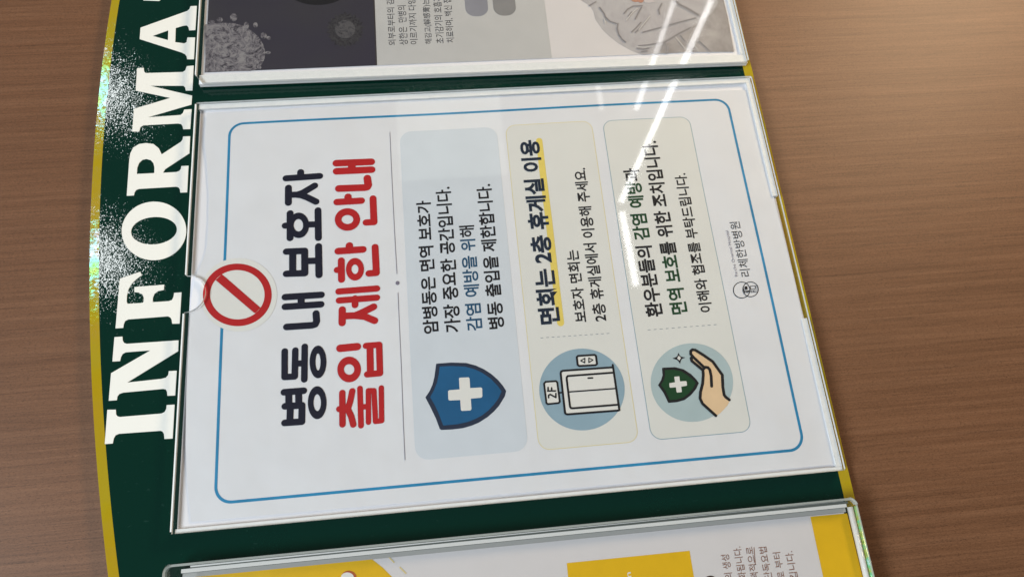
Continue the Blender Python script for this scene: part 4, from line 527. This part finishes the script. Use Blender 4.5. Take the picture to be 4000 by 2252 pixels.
# border, cut where the sign's white disc covers it
t = .62
bm = bmesh.new(); fill(bm, [rrect(B[0]-t,B[1]-t,B[2]+t,B[3]+t,7.6,10), rrect(B[0]+t,B[1]+t,B[2]-t,B[3]-t,6.4,10)], W1, 6.0, warp)
obj('border_line', bm, border_blue, notice)
disc = pf('prohibition_sign', [SIGN_DISC], W2, white_ink)
pf('red_ring', SIGN_RING, W_3, ink_red, disc); pf('slash_bar', [SIGN_BAR], W4, ink_red, disc)
head = ps('navy_headline', HEAD_NAVY, W2, ink_navy)
for lp in HEAD_NAVY_RINGS: pf('round_stroke', lp, W2+.055, ink_navy, head)
head = ps('red_headline', HEAD_RED, W2, ink_red)
for lp in HEAD_RED_RINGS: pf('round_stroke', lp, W2+.055, ink_red, head)
dv = ps('divider_line', DIVIDER, W2, ink_grey); pf('divider_dot', [DIVDOT], W2, ink_grey, dv)
def tx(body, key, w, mats, spans=(), off=.01, parent=None, name='text_line', wf=warp):
    return text_mesh(body, TEXT[key], w, mats, spans, off, parent or notice, name, wf)
p1 = pf('safety_panel', [rrect(*PANEL1, 6.0)], W1, panel_blue)
tx('암병동은 면역 보호가', 'P1A', W2, [ink_black], off=.024, parent=p1)
tx('가장 중요한 공간입니다.', 'P1B', W2, [ink_black], off=.024, parent=p1)
tx('감염 예방을 위해', 'P1C', W2, [ink_teal, ink_black], [(8,9,1)], .018, p1)
tx('병동 출입을 제한합니다.', 'P1D', W2, [ink_black], off=.024, parent=p1)
sh = pf('shield_icon', [SHIELD_OUT], W2, shield_edge)
pf('shield_face', [SHIELD_IN], W_3, shield_blue, sh); pf('white_cross', [SHIELD_CROSS], W4, white_ink, sh)
def outlined(name, rc, r, wd, m_line, m_fill):
    p = pf(name, [rrect(*rc, r)], W1, m_fill)
    u0,v0,u1,v1 = rc
    bm = bmesh.new(); fill(bm, [rrect(u0-wd,v0-wd,u1+wd,v1+wd,r+wd), rrect(u0,v0,u1,v1,r)], W1, 8.0, warp)
    obj('panel_outline', bm, m_line, p); return p
p2 = outlined('lounge_panel', PANEL2, 5.0, .28, line_yellow, panel_cream)
ps('highlighter_mark', [MARKER], W2, marker_yel, p2)
tx('면회는 2층 휴게실 이용', 'P2H', W_3, [ink_darknavy], off=.034, parent=p2, name='panel_heading')
tx('보호자 면회는', 'P2A', W2, [ink_black], off=.022, parent=p2)
tx('2층 휴게실에서 이용해 주세요.', 'P2B', W2, [ink_black], off=.022, parent=p2)
ps('dashed_line', DASH2, W2, dash_grey, p2)
lift = pf('lift_icon', [LIFT_DISC], W2, disc_blue)
bm = bmesh.new()
for lp in LIFT_FILL: fill(bm, [lp], W_3, 0, warp)
obj('white_fill', bm, white_ink, lift)
ps('lift_doors', LIFT_LINES, W4, ink_black, lift); ps('call_buttons', LIFT_BUTTONS, W4, ink_black, lift)
ps('floor_sign', LIFT_SIGN, W4, ink_black, lift); ps('floor_number', LIFT_2F, W4, ink_black, lift)
p3 = outlined('care_panel', PANEL3, 5.0, .26, line_teal, panel_cream)
a = '환우분들의 감염 예방과'; b = '면역 보호를 위한 조치입니다.'
tx(a, 'P3A', W2, [ink_black, ink_green], [(6,11,1)], .028, p3)
tx(b, 'P3B', W2, [ink_black, ink_green], [(0,5,1)], .028, p3)
tx('이해와 협조를 부탁드립니다.', 'P3C', W2, [ink_black], off=.022, parent=p3)
ps('dashed_line', DASH3, W2, dash_grey, p3)
care = pf('care_icon', [CARE_DISC], W2, disc_pale)
pf('green_shield', [CARE_SHIELD], W_3, ink_black, care); pf('green_shield_face', [CARE_SHIELD_IN], W4, ink_green, care)
pf('white_cross', [CARE_CROSS], W5, white_ink, care)
pf('sparkle', [SPARK_OUT], W_3, ink_black, care); pf('sparkle_core', [SPARK_IN], W4, white_ink, care)
pf('cupped_hand', [HAND_FILL], W_3, skin_ink, care); ps('hand_outline', HAND_LINES, W4, ink_black, care)
lg = ps('hospital_logo', LOGO, W2, ink_black); pf('logo_block', [LOGO_BLOCK], W_3, ink_black, lg)
tx('Re:che Oriental Hospital', 'LGE', W2, [ink_grey], off=0, parent=lg, name='hospital_name_english')
tx('리체한방병원', 'LGK', W2, [ink_black], off=.0, parent=lg, name='hospital_name')

# ================================================================== microbe leaflet (right-hand holder)
leaf = thing('health_leaflet', 'grey health leaflet with microbe pictures and a seated person in grey clothes', 'leaflet')
def lf(name, loops, w, m, parent=None, root=None):
    bm = bmesh.new(); fill(bm, loops, w); return obj(name, bm, m, parent or root or leaf)
e0 = lambda v: 124.4 + K*v*.5      # left edge of this sheet
US1, US2 = U_SPLIT1[0][1], U_SPLIT2[0][1]
bm = bmesh.new(); fill(bm, [[(e0(-141.6),-141.2),(322,-141.2),(322,144.6),(e0(144.6),144.6)]], 0); obj('sheet', bm, leaf_white, leaf)
lf('dark_banner', [[(e0(US1)+.02,US1),(321.9,US1),(321.9,144.5),(e0(144)+.02,144.5)]], W1, leaf_dark)
lf('banner_edge', [[(e0(US1)+.02,US1-.5),(321.9,US1-.5),(321.9,US1+.25),(e0(US1)+.02,US1+.25)]], W2, leaf_edge)
gp = lf('grey_panel', [[(e0(0),US2),(321.9,US2),(321.9,US1-.6),(e0(50)+.02,US1-.6)]], W1, leaf_grey)
mb = lf('microbe_picture', [U_SPHERE], W2, virus_big)
for s in U_SPIKES: lf('spike', [s], W_3, virus_big, mb)
ms = lf('microbe_picture', [U_SMALL], W2, virus_small); lf('microbe_core', [U_SMALL_IN], W_3, virus_mid, ms)
lf('microbe_picture', [U_TOPBLOB], W2, virus_black)
for rc, m_ in zip(PILLS, (pill_a, pill_b)): lf('rounded_bar', [rrect(*rc, 5.6)], W2, m_)
for body, key, du in (('외부로부터의 감염','U1',3.4),('상한은  만병의','U2',0),('이르기까지 다양한','U3',4.0),('해감고(解感膏)는','U4',.6),('초기감기의 호흡기','U5',3.8),('치료하며, 백신 접','U6',4.6)):
    s = TEXT[key]; s = (s[0], s[1]+du, s[2], s[3])
    text_mesh(body, s, W2, [text_grey], (), .002, leaf)
ph = lf('person_photo', [PHOTO_FABRIC], W1, photo_fabric)
lf('cushion', [PHOTO_CUSHION], W2, photo_cushion, ph)
for s in PHOTO_SKIN: lf('hand', [s], W_3+.01*PHOTO_SKIN.index(s), photo_skin, ph)
lf('cuff', [PHOTO_CUFF], W4, photo_cuff, ph)
for k_, (sc_w, m_) in enumerate(((2.0, fold_soft), (1.1, fold_mid), (.42, fold_dark))):   # soft-edged printed creases
    bm = bmesh.new(); stroke(bm, [(p, w*sc_w) for p, w in FOLDS], W_3+.03+.06*k_); obj('cloth_fold', bm, m_, ph)
bm = bmesh.new(); stroke(bm, [(p, w*.6) for p, w in LIGHTFOLDS], W_3+.22); obj('light_fold', bm, fold_light, ph)

# ================================================================== yellow leaflet (left-hand holder)
yl = thing('yellow_leaflet', 'white leaflet with yellow-orange blocks and brown text in the thick holder', 'leaflet')
bm = bmesh.new(); fill(bm, [[(-198,-141.4),(-121.6,-141.3),(-121.5,136.9),(-198,136.9)]], 1.0); obj('sheet', bm, leaf_white, yl)
y = lambda n, lp, w, m, p=None: lf(n, [lp], w, m, p, yl)
y('orange_block', ORANGE1, 1.07, orange); y('orange_block', ORANGE2, 1.07, orange); y('orange_strip', ORANGE3, 1.07, orange)
y('rust_outline', BLOB_BROWN, 1.13, blob_brown); y('white_shape', BLOB_WHITE, 1.2, white_ink); y('dark_mark', BLOB_DARK, 1.13, deep_brown)
bm = bmesh.new(); stroke(bm, DASHES_PALE, 1.13); obj('pale_dashes', bm, pale_dash, yl)
for body, key in (('의 생성','Q1'),('화됩니다.','Q2'),('택적으로','Q3'),('단독요법','Q4'),('로 부터','Q5'),('킵니다.','Q6')):
    text_mesh(body, TEXT[key], 1.13, [text_brown], (), .0, yl)
bm = bmesh.new(); stroke(bm, [UNDERLINE], 1.13); obj('underline', bm, text_brown, yl)
text_mesh('n', TEXT['QN'], 1.13, [white_ink], (), .01, yl)
